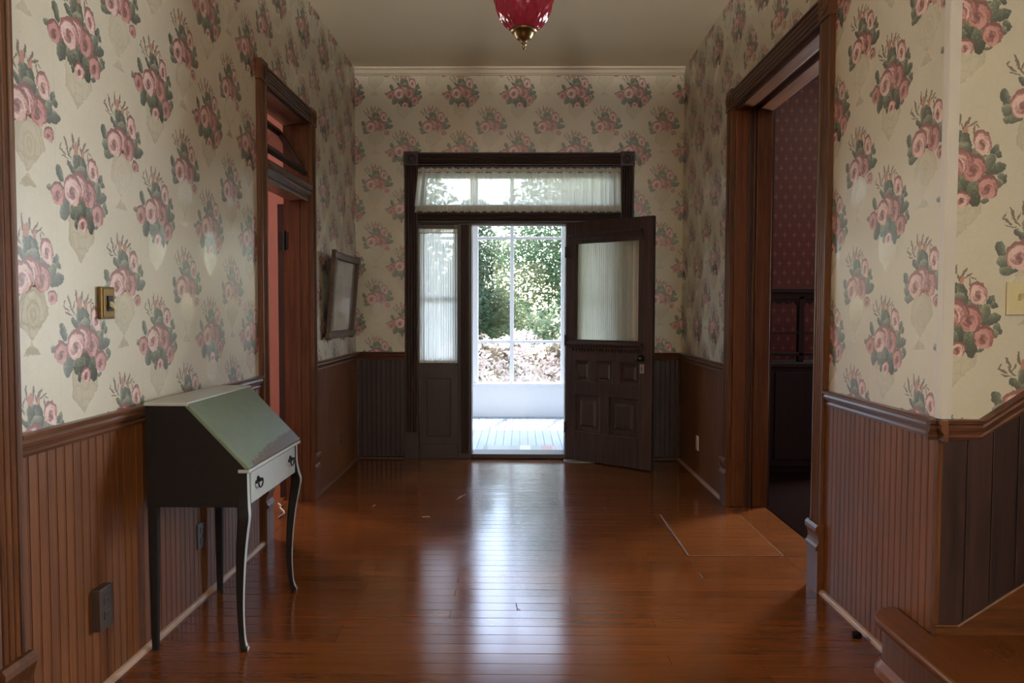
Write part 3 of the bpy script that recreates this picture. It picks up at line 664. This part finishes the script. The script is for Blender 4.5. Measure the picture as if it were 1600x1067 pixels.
# wainscot of the stair wall: boards, skirt and rail that turn up with the stair
SL = .667; XK = 1.613
zr = lambda x: RAIL if x < XK else RAIL+(x-XK)*SL
zk = lambda x: .258 if x < 1.548 else .258+(x-1.548)*SL
x = XR+.002
while x < 4.2:
    x1 = x+BW*2
    mm = MB(); mm.prism([(x+.001, YS, zk(x)-.03), (x1-.001, YS, zk(x1)-.03), (x1-.001, YS, zr(x1)-.03), (x+.001, YS, zr(x)-.03)], (0, -.012, 0)); mm.build('bead_board', M_dark, wall_stair, bevel=.0025); x = x1  # dark boards carry the stair wall's shade in their colour
def swept(profile, path, name, mat):
    mm = MB(); mm.loft([[(x, YS-d, z+h_) for d, h_ in profile] for x, z in path]); return mm.build(name, mat, wall_stair)
swept([(d, h_-.072) for d, h_ in RP], [(XR-.05, RAIL), (XK, RAIL), (4.2, zr(4.2))], 'chair_rail', M_railx)
mm = MB(); mm.loft([[(x, YS, z0), (x, YS-.016, z0), (x, YS-.016, zk(x)-.012), (x, YS-.022, zk(x)-.006), (x, YS-.018, zk(x)), (x, YS, zk(x))] for x, z0 in ((XR-.012, TZ-.02), (1.548, TZ-.02), (1.9, TZ-.02), (4.2, 1.2))]); mm.build('skirt_board', M_woodx, wall_stair)

# ------------------------------------------------------------------ secretary desk
M_dblk = plain('black_desk_paint', (.009, .006, .006), 0.6, var=0.3, scale=40, spec=.15)
def worn_green():
    k = NT('worn_green_lid_paint'); sp = k.n('SeparateXYZ'); p_ = k.pos(); k.put(sp.inputs[0], p_)
    n1 = k.noise(p_, 14, 4); n2 = k.noise(k.vec('MULTIPLY', p_, (1, 3.2, .4)), 42, 3, .6)
    edge = k.math('SUBTRACT', 1.0, k.math('MULTIPLY', k.math('SUBTRACT', sp.outputs[2], .742), 16.0))
    far = k.math('ADD', .30, k.math('MULTIPLY', k.math('SUBTRACT', sp.outputs[1], 3.05), .75))
    chip = k.math('GREATER_THAN', k.math('MULTIPLY', k.math('MULTIPLY', k.math('MAXIMUM', edge, 0), n2.outputs[0]), k.math('MAXIMUM', far, .12)), .085)
    col = k.mixc(n1.outputs[0], C4((.080, .108, .076)), C4((.120, .152, .112)))
    k.put(k.b.inputs['Base Color'], k.mixc(chip, col, C4((.055, .028, .016)))); k.b.inputs['Roughness'].default_value = .42
    return k.mat
M_lid = worn_green()
M_dgrey = plain('grey_desk_paint', (.34, .36, .35), 0.45, var=0.10, scale=25)
desk = empty('writing_desk', (-1.29, 3.16, 0), 'narrow slant front writing desk with green lid and curved legs', 'desk')
Y0, Y1, XB_, XF, ZB, ZL, ZT, XT = 2.832, 3.492, -1.476, -1.082, .583, .742, 1.0, -1.312
for ya, yb in ((Y0, Y0+.016), (Y1-.016, Y1)):
    mm = MB(); mm.prism([(XB_, ya, ZB), (XF-.004, ya, ZB), (XF-.004, ya, ZL-.008), (XT, ya, ZT-.014), (XB_, ya, ZT-.014)], (0, yb-ya, 0)); mm.build('side_panel', M_dblk, desk)
mm = MB(); mm.box(XB_-.004, XT+.006, Y0-.006, Y1+.006, ZT-.014, ZT); mm.build('top_board', M_dgrey, desk, bevel=.002)
mm = MB(); mm.box(XB_, XB_+.010, Y0+.016, Y1-.016, ZB, ZT-.014); mm.build('back_board', M_dblk, desk)
mm = MB(); mm.box(XB_+.010, XF-.02, Y0+.016, Y1-.016, ZB, ZB+.012); mm.build('bottom_board', M_dblk, desk)
sl = Vector((XF+.014-XT, 0, ZL-ZT)); nl = Vector((-sl.z, 0, sl.x)).normalized()
mm = MB(); a = Vector((XT+.002, Y0-.003, ZT-.002)); b = a+sl
mm.prism([a, b, b-nl*.016, a-nl*.016], (0, Y1-Y0+.006, 0)); lid = mm.build('slant_lid', M_lid, desk, bevel=.0025)
mm = MB(); kp = a+sl*.10+Vector((0, .34, 0)); mm.lathe([(.006, 0), (.006, .0012), (.001, .0015)], tuple(kp+nl*.0005), 'z', 10); mm.build('keyhole', M_iron, lid)
mm = MB(); mm.box(XF-.03, XF+.016, Y0-.004, Y1+.004, ZL-.022, ZL-.008); mm.build('front_ledge', M_dgrey, desk, bevel=.003)
for ya in (Y0+.016, Y1-.044):
    mm = MB(); mm.box(XF-.030, XF-.002, ya, ya+.028, ZB+.02, ZL-.02); mm.build('front_frame', M_dgrey, desk)
drawer = empty('drawer', (0, 0, 0)); drawer.parent = desk; drawer.location = Vector((0, 0, 0))-Vector(desk['base']); drawer['base'] = (0, 0, 0)
mm = MB(); mm.box(XF-.028, XF+.004, Y0+.047, Y1-.047, ZB+.004, ZL-.030); fr_ = mm.build('drawer_front', M_dgrey, drawer, bevel=.0025)
for yy in (2.955, 3.372):
    mm = MB(); xx, zz = XF+.004, .662
    mm.lathe([(.015, 0), (.015, .003), (.008, .006), (.006, .016), (.009, .019), (.001, .023)], (xx, yy, zz+.006), 'x', 12)
    for s in (-1, 1): mm.lathe([(.008, 0), (.008, .004), (.004, .008), (.004, .014), (.001, .016)], (xx, yy+s*.022, zz), 'x', 10)
    mm.tube([(xx+.012, yy+.026*math.cos(t), zz-.026*math.sin(t)) for t in [i*math.pi/10 for i in range(11)]], .0034, 8)
    mm.build('bail_pull', M_iron, drawer, smooth=True)
def leg(pts, name, mats):
    mm = MB(); rings = []
    for x_, y_, z_, hx, hy in pts:
        c = .3; rings.append([(x_-hx, y_-hy+hy*c, z_), (x_-hx+hx*c, y_-hy, z_), (x_+hx-hx*c, y_-hy, z_), (x_+hx, y_-hy+hy*c, z_), (x_+hx, y_+hy-hy*c, z_), (x_+hx-hx*c, y_+hy, z_), (x_-hx+hx*c, y_+hy, z_), (x_-hx, y_+hy-hy*c, z_)])
    # smooth along the length
    rr = []
    for k in range(len(rings)-1):
        p0, p1, p2, p3 = rings[max(k-1, 0)], rings[k], rings[k+1], rings[min(k+2, len(rings)-1)]
        for q in range(4):
            t = q/4
            rr.append([tuple(.5*(2*b_+(c_-a_)*t+(2*a_-5*b_+4*c_-d_)*t*t+(3*b_-a_-3*c_+d_)*t**3) for a_, b_, c_, d_ in zip(v0, v1, v2, v3)) for v0, v1, v2, v3 in zip(p0, p1, p2, p3)])
    rr.append(rings[-1]); mm.loft(rr); o = mm.build(name, mats, desk, smooth=False)
    for p_ in o.data.polygons: p_.material_index = 1 if p_.normal.x > .86 else 0
    return o
for s, yc in ((-1, Y0+.018), (1, Y1-.018)):
    leg([(XF-.017, yc, ZL-.012, .020, .018), (XF-.016, yc, .640, .020, .018), (XF-.012, yc+s*.010, .585, .022, .020), (XF-.006, yc+s*.022, .545, .022, .020), (XF-.012, yc+s*.020, .490, .020, .019), (XF-.024, yc+s*.009, .40, .018, .017),
         (XF-.032, yc, .29, .015, .014), (XF-.035, yc-s*.004, .17, .0125, .012), (XF-.030, yc-s*.002, .07, .011, .0105), (XF-.024, yc+s*.002, .030, .012, .0115), (XF-.018, yc+s*.004, .012, .015, .014), (XF-.018, yc+s*.004, 0, .013, .012)], 'front_leg', [M_dblk, M_dgrey])
    leg([(XB_+.018, yc, ZB+.06, .019, .018), (XB_+.018, yc, ZB, .019, .018), (XB_+.017, yc, .3, .016, .015), (XB_+.016, yc, .0, .012, .011)], 'back_leg', [M_dblk, M_dblk])

# ------------------------------------------------------------------ ruby pendant lamp
lp = empty('pendant_lamp', (.012, 3.3, HC), 'ruby red ribbed glass pendant lamp with antique brass finial', 'lamp')
k = NT('ruby_glass'); k.b.inputs['Base Color'].default_value = (.26, .028, .05, 1); k.b.inputs['Roughness'].default_value = .12; k.b.inputs['Coat Weight'].default_value = .6
tl = k.n('BsdfTranslucent'); tl.inputs[0].default_value = (.42, .06, .10, 1); tp = k.n('BsdfTransparent'); tp.inputs[0].default_value = (.80, .34, .38, 1)
m1 = k.n('MixShader'); m1.inputs[0].default_value = .45; k.put(m1.inputs[1], k.b.outputs[0]); k.put(m1.inputs[2], tl.outputs[0])
m2 = k.n('MixShader'); m2.inputs[0].default_value = .30; k.put(m2.inputs[1], m1.outputs[0]); k.put(m2.inputs[2], tp.outputs[0]); k.t.links.new(m2.outputs[0], k.out.inputs[0])
M_ruby = k.mat
prof = [(.054, 2.612), (.066, 2.622), (.086, 2.638), (.106, 2.662), (.121, 2.698), (.133, 2.748), (.140, 2.80), (.142, 2.85), (.140, 2.90), (.126, 2.94), (.104, 2.975), (.080, 3.0), (.066, 3.02)]
rows = []
for a in range(len(prof)-1):
    for q in range(4):
        t = q/4; rows.append((prof[a][0]*(1-t)+prof[a+1][0]*t, prof[a][1]*(1-t)+prof[a+1][1]*t))
rows.append(prof[-1]); mm = MB(); n = 144; rings = []
for j, (r, z) in enumerate(rows):
    ring = []
    for i in range(n):
        a = 2*math.pi*i/n
        d = .030*abs(math.sin(a*9+j*.55))+.030*abs(math.sin(a*9-j*.55)) - .040
        g = -.045 if i % 18 == 0 else 0
        rr_ = r*(1+d+g); ring.append((.012+rr_*math.cos(a), 3.3+rr_*math.sin(a), z))
    rings.append(ring)
mm.loft(rings, caps=False); mm.build('glass_shade', M_ruby, lp, smooth=True, fix=False)
mm = MB(); mm.lathe([(.001, 2.529), (.006, 2.531), (.009, 2.538), (.007, 2.548), (.013, 2.551), (.013, 2.555), (.008, 2.558), (.012, 2.566), (.026, 2.574), (.034, 2.578), (.036, 2.584), (.040, 2.588), (.044, 2.600), (.050, 2.602), (.058, 2.608), (.060, 2.616), (.054, 2.620)], (.012, 3.3, 0), 'z', 28); mm.build('finial_cap', M_brass, lp, smooth=True)
mm = MB(); mm.lathe([(.070, 3.015), (.078, 3.022), (.078, 3.032), (.060, 3.05), (.040, 3.075), (.020, 3.085), (.012, 3.11), (.001, 3.115)], (.012, 3.3, 0), 'z', 24); mm.build('top_cap', M_brass, lp, smooth=True)
mm = MB(); mm.tube([(.012, 3.3, 3.1), (.012, 3.3, HC-.03)], .006, 8); mm.build('hanging_rod', M_brass, lp)
mm = MB(); mm.lathe([(.060, HC), (.060, HC-.008), (.040, HC-.03), (.012, HC-.04)], (.012, 3.3, 0), 'z', 24); mm.build('ceiling_canopy', M_brass, lp, smooth=True)
mm = MB(); mm.lathe([(.012, 2.95), (.014, 2.90), (.030, 2.85), (.030, 2.81), (.018, 2.78), (.001, 2.772)], (.012, 3.3, 0), 'z', 16); mm.build('bulb', plain('milk_bulb', (.75, .72, .66), .3), lp, smooth=True)

# ------------------------------------------------------------------ picture on the far left wall
M_pframe = wood('picture_frame_wood', (.035, .020, .012), (.13, .075, .042), 'y', rough=.45)
def print_mat():
    k = NT('faded_print'); p_ = k.pos(); n1 = k.noise(p_, 9, 5, .6); n2 = k.noise(p_, 40, 4)
    col = k.mixc(n1.outputs[0], C4((.20, .19, .155)), C4((.36, .335, .27))); col = k.mixc(k.math('MULTIPLY', n2.outputs[0], .35), col, C4((.12, .10, .08)))
    k.put(k.b.inputs['Base Color'], col); k.b.inputs['Roughness'].default_value = .06; k.b.inputs['Specular IOR Level'].default_value = .7; return k.mat
pic = empty('framed_picture', (XL+.03, 5.94, 1.15), 'dark wood framed faded print leaning off the wall by the corner', 'picture')
ta = math.atan2(.055, .66); uz = Vector((math.sin(ta), 0, math.cos(ta))); nx_ = Vector((math.cos(ta), 0, -math.sin(ta))); o0 = Vector((XL+.020, 0, 1.150))
def pbar(y0, y1, s0, s1, t0, t1, name, mat, bev=.004):
    mm = MB(); mm.prism([o0+uz*s+nx_*t+Vector((0, y0, 0)) for s, t in ((s0, t0), (s1, t0), (s1, t1), (s0, t1))], (0, y1-y0, 0)); return mm.build(name, mat, pic, bevel=bev)
pa, pb, PH = 5.535, 6.345, .672
pbar(pa, pa+.055, -.012, PH+.012, 0, .036, 'frame_side', M_pframe); pbar(pb-.055, pb, -.012, PH+.012, 0, .036, 'frame_side', M_pframe)
pbar(pa-.014, pb+.014, 0, .055, .004, .040, 'frame_rail', M_pframe); pbar(pa-.014, pb+.014, PH-.055, PH, .004, .040, 'frame_rail', M_pframe)
pbar(pa+.05, pb-.05, .05, PH-.05, .006, .014, 'print', print_mat(), 0)

# ------------------------------------------------------------------ switches, outlets
M_cream = plain('ivory_plastic', (.50, .44, .26), .4); M_brown = plain('dark_brown_plastic', (.030, .018, .012), .35)
sw = empty('light_switch', (XL, 2.62, 1.385), 'brass light switch plate on the left rose wallpaper', 'switch')
mm = MB(); mm.box(XL, XL+.018, 2.580, 2.662, 1.330, 1.446); mm.build('wall_box', M_brass, sw, bevel=.003)
mm = MB(); mm.box(XL+.018, XL+.022, 2.588, 2.655, 1.336, 1.440); mm.build('cover_plate', M_brass, sw, bevel=.002)
mm = MB(); mm.box(XL+.022, XL+.027, 2.606, 2.638, 1.358, 1.414); mm.build('rocker_frame', M_iron, sw)
mm = MB(); mm.prism([(XL+.025, 2.613, 1.376), (XL+.043, 2.613, 1.368), (XL+.041, 2.613, 1.378), (XL+.025, 2.613, 1.395)], (0, .018, 0)); mm.build('toggle', M_cream, sw)
def outlet(name, X, sgn, yc, zc, mat, label, thick, W=.075, H=.118):
    r = empty(name, (X, yc, zc), label, 'outlet', 'wall outlets along the wainscot')
    def b(d0, d1, y0, y1, z0, z1, nm, mt, bv=.002):
        mm = MB(); mm.box(min(X+sgn*d0, X+sgn*d1), max(X+sgn*d0, X+sgn*d1), y0, y1, z0, z1); return mm.build(nm, mt, r, bevel=bv)
    b(.0, thick, yc-W/2, yc+W/2, zc-H/2, zc+H/2, 'cover_plate', mat)
    for s in (-1, 1):
        b(thick, thick+.003, yc-.017, yc+.017, zc+s*.026-.015, zc+s*.026+.015, 'socket', mat)
        for q in (-.006, .006): b(thick+.002, thick+.0036, yc+q-.0012, yc+q+.0012, zc+s*.026-.005, zc+s*.026+.006, 'slot', M_iron, 0)
outlet('wall_outlet', XL, 1, 2.530, .306, M_brown, 'thick dark brown outlet left of the writing desk', .042, .080, .150)
outlet('wall_outlet', XL, 1, 3.355, .308, M_brown, 'dark brown outlet seen between the legs of the writing desk', .018)
outlet('wall_outlet', XL, 1, 6.030, .292, M_brown, 'dark brown outlet on the wainscot below the framed picture', .018)
outlet('wall_outlet', XR, -1, 5.975, .280, plain('white_plastic', (.72, .70, .64), .4), 'white outlet on the wainscot behind the open front door', .018)
s2 = empty('light_switch', (1.735, YS, 1.41), 'ivory switch plate on the stair wall at the right edge', 'switch')
mm = MB(); mm.box(1.692, 1.778, YS-.008, YS, 1.352, 1.468); mm.build('cover_plate', M_cream, s2, bevel=.003)
mm = MB(); mm.prism([(1.730, YS-.008, 1.402), (1.730, YS-.022, 1.424), (1.730, YS-.018, 1.430), (1.730, YS-.008, 1.420)], (.010, 0, 0)); mm.build('toggle', M_cream, s2)

# ------------------------------------------------------------------ things on the floor
hat = empty('floor_hatch', (1.24, 4.42, 0), 'rectangular patch of lighter boards set in the floor by the wide doorway', 'floor hatch')
hx0, hx1, hy0, hy1 = .945, 1.470, 4.018, 4.830
nb = 10; bw = (hy1-hy0)/nb
for i in range(nb):
    inst('plank', plank_mesh(hx1-hx0, bw, M_hatch, T=.0035, ch=.0008, key='h'), ((hx0+hx1)/2, hy0+bw*(i+.5), .0045), hat)
M_seam = plain('pale_seam', (.13, .062, .03), .4)
for (a, b, c, d) in ((hx0-.004, hx0, hy0, hy1), (hx0, hx1, hy0-.004, hy0), (hx1, hx1+.004, hy0, hy1)):
    mm = MB(); mm.box(a, b, c, d, .0005, .0040); mm.build('edge_strip', M_seam, hat)
M_vent = plain('grey_register_paint', (.16, .15, .14), .5)
vt = empty('floor_register', (.54, 6.60, 0), 'metal floor register grille below the open front door', 'floor vent')
vx0, vx1, vy0, vy1 = .40, .68, 6.515, 6.635
mm = MB(); mm.box(vx0, vx1, vy0, vy0+.014, 0, .007); mm.box(vx0, vx1, vy1-.014, vy1, 0, .007); mm.box(vx0, vx0+.014, vy0, vy1, 0, .007); mm.box(vx1-.014, vx1, vy0, vy1, 0, .007); mm.build('frame', M_vent, vt)
mm = MB(); mm.box(vx0+.01, vx1-.01, vy0+.01, vy1-.01, 0.0008, .002); mm.build('shadowed_duct', M_iron, vt)
for i in range(12):
    mm = MB(); a = vx0+.022+i*.0206; mm.box(a, a+.009, vy0+.012, vy1-.012, .002, .006); mm.build('slat', M_vent, vt)
mm = MB(); rnd = random.Random(4)
rings = []
for r, z in ((.004, 0), (.016, .003), (.021, .012), (.017, .022), (.006, .027)):
    rings.append([(1.411+r*(1+.25*rnd.uniform(-1, 1))*math.cos(a), 3.005+r*(1+.25*rnd.uniform(-1, 1))*math.sin(a), z) for a in [i*math.pi/5 for i in range(10)]])
mm.loft(rings); tag(mm.build('rubber_lump', plain('black_rubber', (.004, .004, .004), .9, spec=.1), smooth=True), 'small black lump lying on the floor by the first step', 'debris')
mm = MB(); mm.tube([(-.016, 3.335, .003), (-.012, 3.300, .004), (-.010, 3.268, .003), (.004, 3.262, .003)], [.0016, .0018, .0018, .001], 6); tag(mm.build('twig', M_black), 'tiny dark hooked twig in the bright floor reflection', 'twig')
M_straw = plain('pale_straw', (.55, .45, .30), .6)
for x_, y_, an, L, lb in ((-.425, 5.30, 1.1, .10, 'pale straw fragment nearest the front doorway'), (-.44, 5.24, 1.2, .08, 'pale straw fragment just below the longest straw'), (-1.02, 5.02, 1.3, .045, 'short pale straw fragment near the left doorway'), (-.62, 4.75, .1, .05, 'pale straw fragment lying crosswise on the left boards')):
    mm = MB(); dx, dy = math.cos(an)*L/2, math.sin(an)*L/2; mm.tube([(x_-dx, y_-dy, .003), (x_+.003, y_, .005), (x_+dx, y_+dy, .003)], .0016, 5); tag(mm.build('straw', M_straw), lb, 'straw', 'straw fragments on the floor')
mm = MB(); mm.tube([(-1.70, 5.05, .006), (-1.66, 4.99, .006), (-1.645, 4.93, .006), (-1.60, 4.86, .007), (-1.575, 4.80, .006), (-1.585, 4.70, .006)], .005, 8); tag(mm.build('floor_cable', plain('pale_cable', (.26, .18, .13), .6)), 'pale thin cable on the floor inside the left doorway', 'cable')

# ------------------------------------------------------------------ dark cabinet in the red room
hb = empty('display_cabinet', (2.6, 6.35, 0), 'black carved cabinet with open scalloped upper bays in the red room', 'cabinet')
hx0, hx1, hy0, hy1 = 2.105, 3.0, 6.10, 6.58
def hbox(nm, x0, x1, y0, y1, z0, z1, bev=.004):
    mm = MB(); mm.box(x0, x1, y0, y1, z0, z1); return mm.build(nm, M_black, hb, bevel=bev)
hbox('lower_body', hx0, hx1, hy0, hy1, .06, .90); hbox('plinth', hx0+.02, hx1-.02, hy0+.03, hy1, .004, .06); hbox('counter_top', hx0-.02, hx1+.02, hy0-.03, hy1, .90, .935)
for i in range(2):
    a = hx0+.03+i*.43; hbox('cupboard_door', a, a+.405, hy0-.018, hy0, .12, .86)
UY0, UY1 = 6.27, 6.33
for x0 in (hx0, 2.395, 2.60, hx1-.045): hbox('upright', x0, x0+.045, UY0, UY1, .935, 1.50)
hbox('cornice', hx0-.02, hx1+.02, UY0-.02, UY1+.02, 1.525, 1.565); hbox('frieze', hx0, hx1, UY0, UY1, 1.47, 1.525)
hbox('shelf_bar', hx0+.04, hx1-.04, UY0+.01, UY1-.01, 1.175, 1.190, .002); hbox('lower_bar', hx0+.04, hx1-.04, UY0, UY1, .985, 1.015)
for a, b in ((hx0+.045, 2.395), (2.44, 2.60), (2.645, hx1-.045)):
    mm = MB(); nn_ = 24; top = []; 
    for i in range(nn_+1):
        t = i/nn_; top.append((a+(b-a)*t, UY0+.01, 1.472-.012-.030*abs(math.cos(t*math.pi*3))*(1 if .08 < t < .92 else 1.6)))
    mm.prism(top+[(b, UY0+.01, 1.475), (a, UY0+.01, 1.475)], (0, .03, 0)); mm.build('scalloped_crest', M_black, hb)

# ------------------------------------------------------------------ porch
PY = 9.28
pf = MB(); pf.box(-4, 4, YB+TB, PY+.15, -.15, -.012); pfl = pf.build('porch_floor', M_under); tag(pfl, 'pale blue grey board floor of the sunlit porch', 'porch floor', kind='structure'); pfl['base'] = (0, 0, 0)
for i in range(40):
    inst('plank', plank_mesh(PY-YB-TB, .085, M_porch, T=.012, ch=.002, key='p'), (-1.66+.085*i, (PY+YB+TB)/2, .012), pfl, (0, 0, math.pi/2))
for o in [c for c in pfl.children]: pass
m = MB(); m.box(-4, 4, YB+TB, PY+.3, 3.42, 3.55); tag(m.build('porch_ceiling', M_white), 'white boarded ceiling of the front porch', 'porch ceiling', kind='structure')
pw_ = empty('window_5', (0, PY, 0), 'white framed glazed porch front above a low white wall', 'window', kind='structure')
def pbox(nm, x0, x1, z0, z1, y0, y1, mat=M_white, bev=.004):
    mm = MB(); mm.box(x0, x1, y0, y1, z0, z1); return mm.build(nm, mat, pw_, bevel=bev)
pbox('knee_wall', -4, 4, 0, .415, PY, PY+.10); pbox('sill', -4, 4, .415, .445, PY-.04, PY+.13); pbox('head_beam', -4, 4, 3.18, 3.42, PY, PY+.10)
xs = [(-3.2, .10), (-2.55, .05), (-1.9, .05), (-1.24, .05), (-.590, .10), (-.108, .050), (.548, .055), (1.2, .10), (1.85, .05), (2.5, .05), (3.15, .10)]
for x_, w_ in xs: pbox('mullion', x_-w_/2, x_+w_/2, .445, 3.18, PY+.01, PY+.075)
for (xa, wa), (xb, wb) in zip(xs[:-1], xs[1:]):
    for zz in (.975, 2.295): pbox('glazing_bar', xa+wa/2, xb-wb/2, zz-.018, zz+.018, PY+.02, PY+.065)
    for za, zb in ((.445, .957), (.993, 2.277), (2.313, 3.18)): pbox('pane', xa+wa/2, xb-wb/2, za, zb, PY+.040, PY+.044, M_glass, 0)
for sx in (-4, 4): pass
def mat_pattern():
    k = NT('checked_mat'); sp = k.n('SeparateXYZ'); k.put(sp.inputs[0], k.pos()); nz = k.noise(k.pos(), 120, 2)
    a = k.math('FLOOR', k.math('MULTIPLY', sp.outputs[0], 9.5)); v = k.n('TexWhiteNoise', noise_dimensions='1D'); k.put(v.inputs['W'], a)
    col = k.ramp(v.outputs[0], [(0, (.42, .44, .42)), (.35, (.24, .32, .27)), (.6, (.60, .60, .56)), (.85, (.42, .30, .27))])
    k.put(k.b.inputs['Base Color'], k.mixc(k.math('MULTIPLY', nz.outputs[0], .3), col, C4((.2, .2, .2)))); k.b.inputs['Roughness'].default_value = .95; return k.mat
mm = MB(); mm.box(-.36, .36, 6.93, 7.22, .012, .024); tag(mm.build('door_mat', mat_pattern(), bevel=.004), 'pale patchwork mat on the porch just outside the front door', 'door mat')

# ------------------------------------------------------------------ garden
m = MB(); m.box(-30, 30, PY+.12, 60, -.75, -.60); tag(m.build('lawn', leaf_mat('lawn_grass', (.07, .10, .04), (.14, .17, .08))), 'sunlit lawn beyond the porch', 'lawn', kind='structure')
def foliage(rnd, blobs, n, size):
    mm = MB()
    tot = sum(b[3]**2 for b in blobs)
    for (x, y, z, r) in blobs:
        for _ in range(int(n*r*r/tot)):
            d = Vector((rnd.gauss(0, 1), rnd.gauss(0, 1), rnd.gauss(0, 1))).normalized()*r*(rnd.random()**.4)
            c = Vector((x, y, z))+Vector((d.x, d.y, d.z*.85)); a = Vector((rnd.gauss(0, 1), rnd.gauss(0, 1), rnd.gauss(0, .7))).normalized(); b = a.cross(Vector((rnd.gauss(0, 1), rnd.gauss(0, 1), rnd.gauss(0, 1)))).normalized()
            L = size*rnd.uniform(.6, 1.3); W = L*.42
            mm.add([c-a*L, c+b*W, c+a*L, c-b*W], [(0, 1, 2, 3)])
    return mm
def tree(name, label, x, y, h, blobs, n, size, mat, seed, cat='tree', group=None):
    rnd = random.Random(seed); r = empty(name, (x, y, -.6), label, cat, group)
    f_ = foliage(rnd, [(x+a, y+b, c, d) for a, b, c, d in blobs], n, size).build('foliage', mat, r, fix=False); f_['kind'] = 'stuff'
    mm = MB(); mm.tube([(x, y, -.6), (x+.05, y, -.6+h*.3), (x-.03, y, -.6+h*.6)], [.05*h**.5, .04*h**.5, .02*h**.5], 8); mm.build('trunk', plain('bark', (.10, .075, .05), .9), r)
G1 = leaf_mat('bright_tree_leaves', (.075, .120, .055), (.20, .28, .15)); G2 = leaf_mat('soft_tree_leaves', (.085, .120, .075), (.20, .26, .16)); G3 = leaf_mat('glare_shrub_leaves', (.10, .12, .07), (.32, .26, .22), .55)
tree('leafy_tree', 'tall bright green tree seen through the right porch panes', 1.1, 15.5, 6, [(0, 0, 3.2, 1.6), (.7, .3, 2.2, 1.2), (-.6, 0, 2.2, 1.1), (.3, .4, 4.6, 1.5), (1.4, .2, 3.6, 1.4)], 26000, .055, G1, 1)
tree('leafy_tree', 'narrow green tree seen through the left porch panes', -1.0, 17.5, 6, [(0, 0, 1.6, .9), (.1, 0, 2.7, .75), (-.1, 0, 3.6, .55), (.4, .3, 1.2, .9)], 16000, .05, G2, 2)
tree('leafy_tree', 'broad hazy tree far behind the porch on the left', -4.5, 24, 8, [(0, 0, 3.0, 2.2), (1.8, 0, 2.4, 1.6), (-2, 0, 3.2, 2.2), (.4, 0, 5.0, 2.0)], 7000, .14, G2, 3)
tree('leafy_tree', 'broad tree far behind the porch on the right', 4.4, 24, 8, [(0, 0, 3.0, 2.4), (-1.8, 0, 2.2, 1.5), (2, 0, 3.2, 2.2), (.4, 0, 5.0, 2.0)], 7000, .14, G1, 4)
for i, (x_, y_, r_, lb) in enumerate(((-2.2, 11.5, .52, 'shrub with painted sun glare at the far left end of the porch front'), (-.82, 11.5, .55, 'shrub with painted sun glare behind the left porch panes'), (-.10, 13.3, .62, 'rounded pale shrub set back behind the middle porch mullion'), (.62, 11.5, .55, 'shrub with painted sun glare behind the right porch panes'), (1.9, 11.6, .52, 'shrub with painted sun glare at the far right end of the porch front'))):
    tree('glare_shrub', lb, x_, y_, 1.2, [(0, 0, .20, r_), (.15, .05, .72, r_*.62), (-.2, 0, .60, r_*.6), (0, 0, -.2, r_)], 4200, .055, G3, 20+i, 'shrub', 'shrubs with painted glare outside the porch')
tree('hedge', 'long low hedge across the far side of the lawn', 0, 29, 2, [(x_, 0, .6+.3*math.sin(x_*1.7), 1.5) for x_ in [i*1.6-14.4 for i in range(19)]], 12000, .16, G2, 40, 'hedge')

# ------------------------------------------------------------------ pair of uplighters added out of view to fill the hall with light
for lx, lb in ((-1.0, 'added brass uplighter filling the hall from the left wall behind the camera'), (1.0, 'added brass uplighter filling the hall from behind the camera beside the stair')):
    fl = empty('fill_uplighter', (lx, -4.0, 0), lb, 'lamp', 'added fill uplighters')
    mm = MB(); mm.lathe([(.14, 0), (.14, .02), (.03, .04), (.014, .06), (.014, 1.70), (.03, 1.72), (.03, 1.73)], (lx, -4.0, 0), 'z', 20); mm.build('stand', M_brass, fl, smooth=True)
    mm = MB(); mm.lathe([(.03, 1.73), (.10, 1.745), (.20, 1.78), (.27, 1.815), (.265, 1.815), (.19, 1.785), (.09, 1.755), (.02, 1.75)], (lx, -4.0, 0), 'z', 28); mm.build('bowl', M_brass, fl, smooth=True)
    ld = bpy.data.lights.new('fill_uplighter_light', 'SPOT'); ld.energy = LAMP_W; ld.spot_size = math.radians(164); ld.spot_blend = .04; ld.shadow_soft_size = .24; ld.color = (1.0, .93, .81)
    lo = bpy.data.objects.new('fill_uplighter_light', ld); COL.objects.link(lo); lo.location = (lx, -4.0, 1.84); lo.rotation_euler = (math.pi, 0, 0)
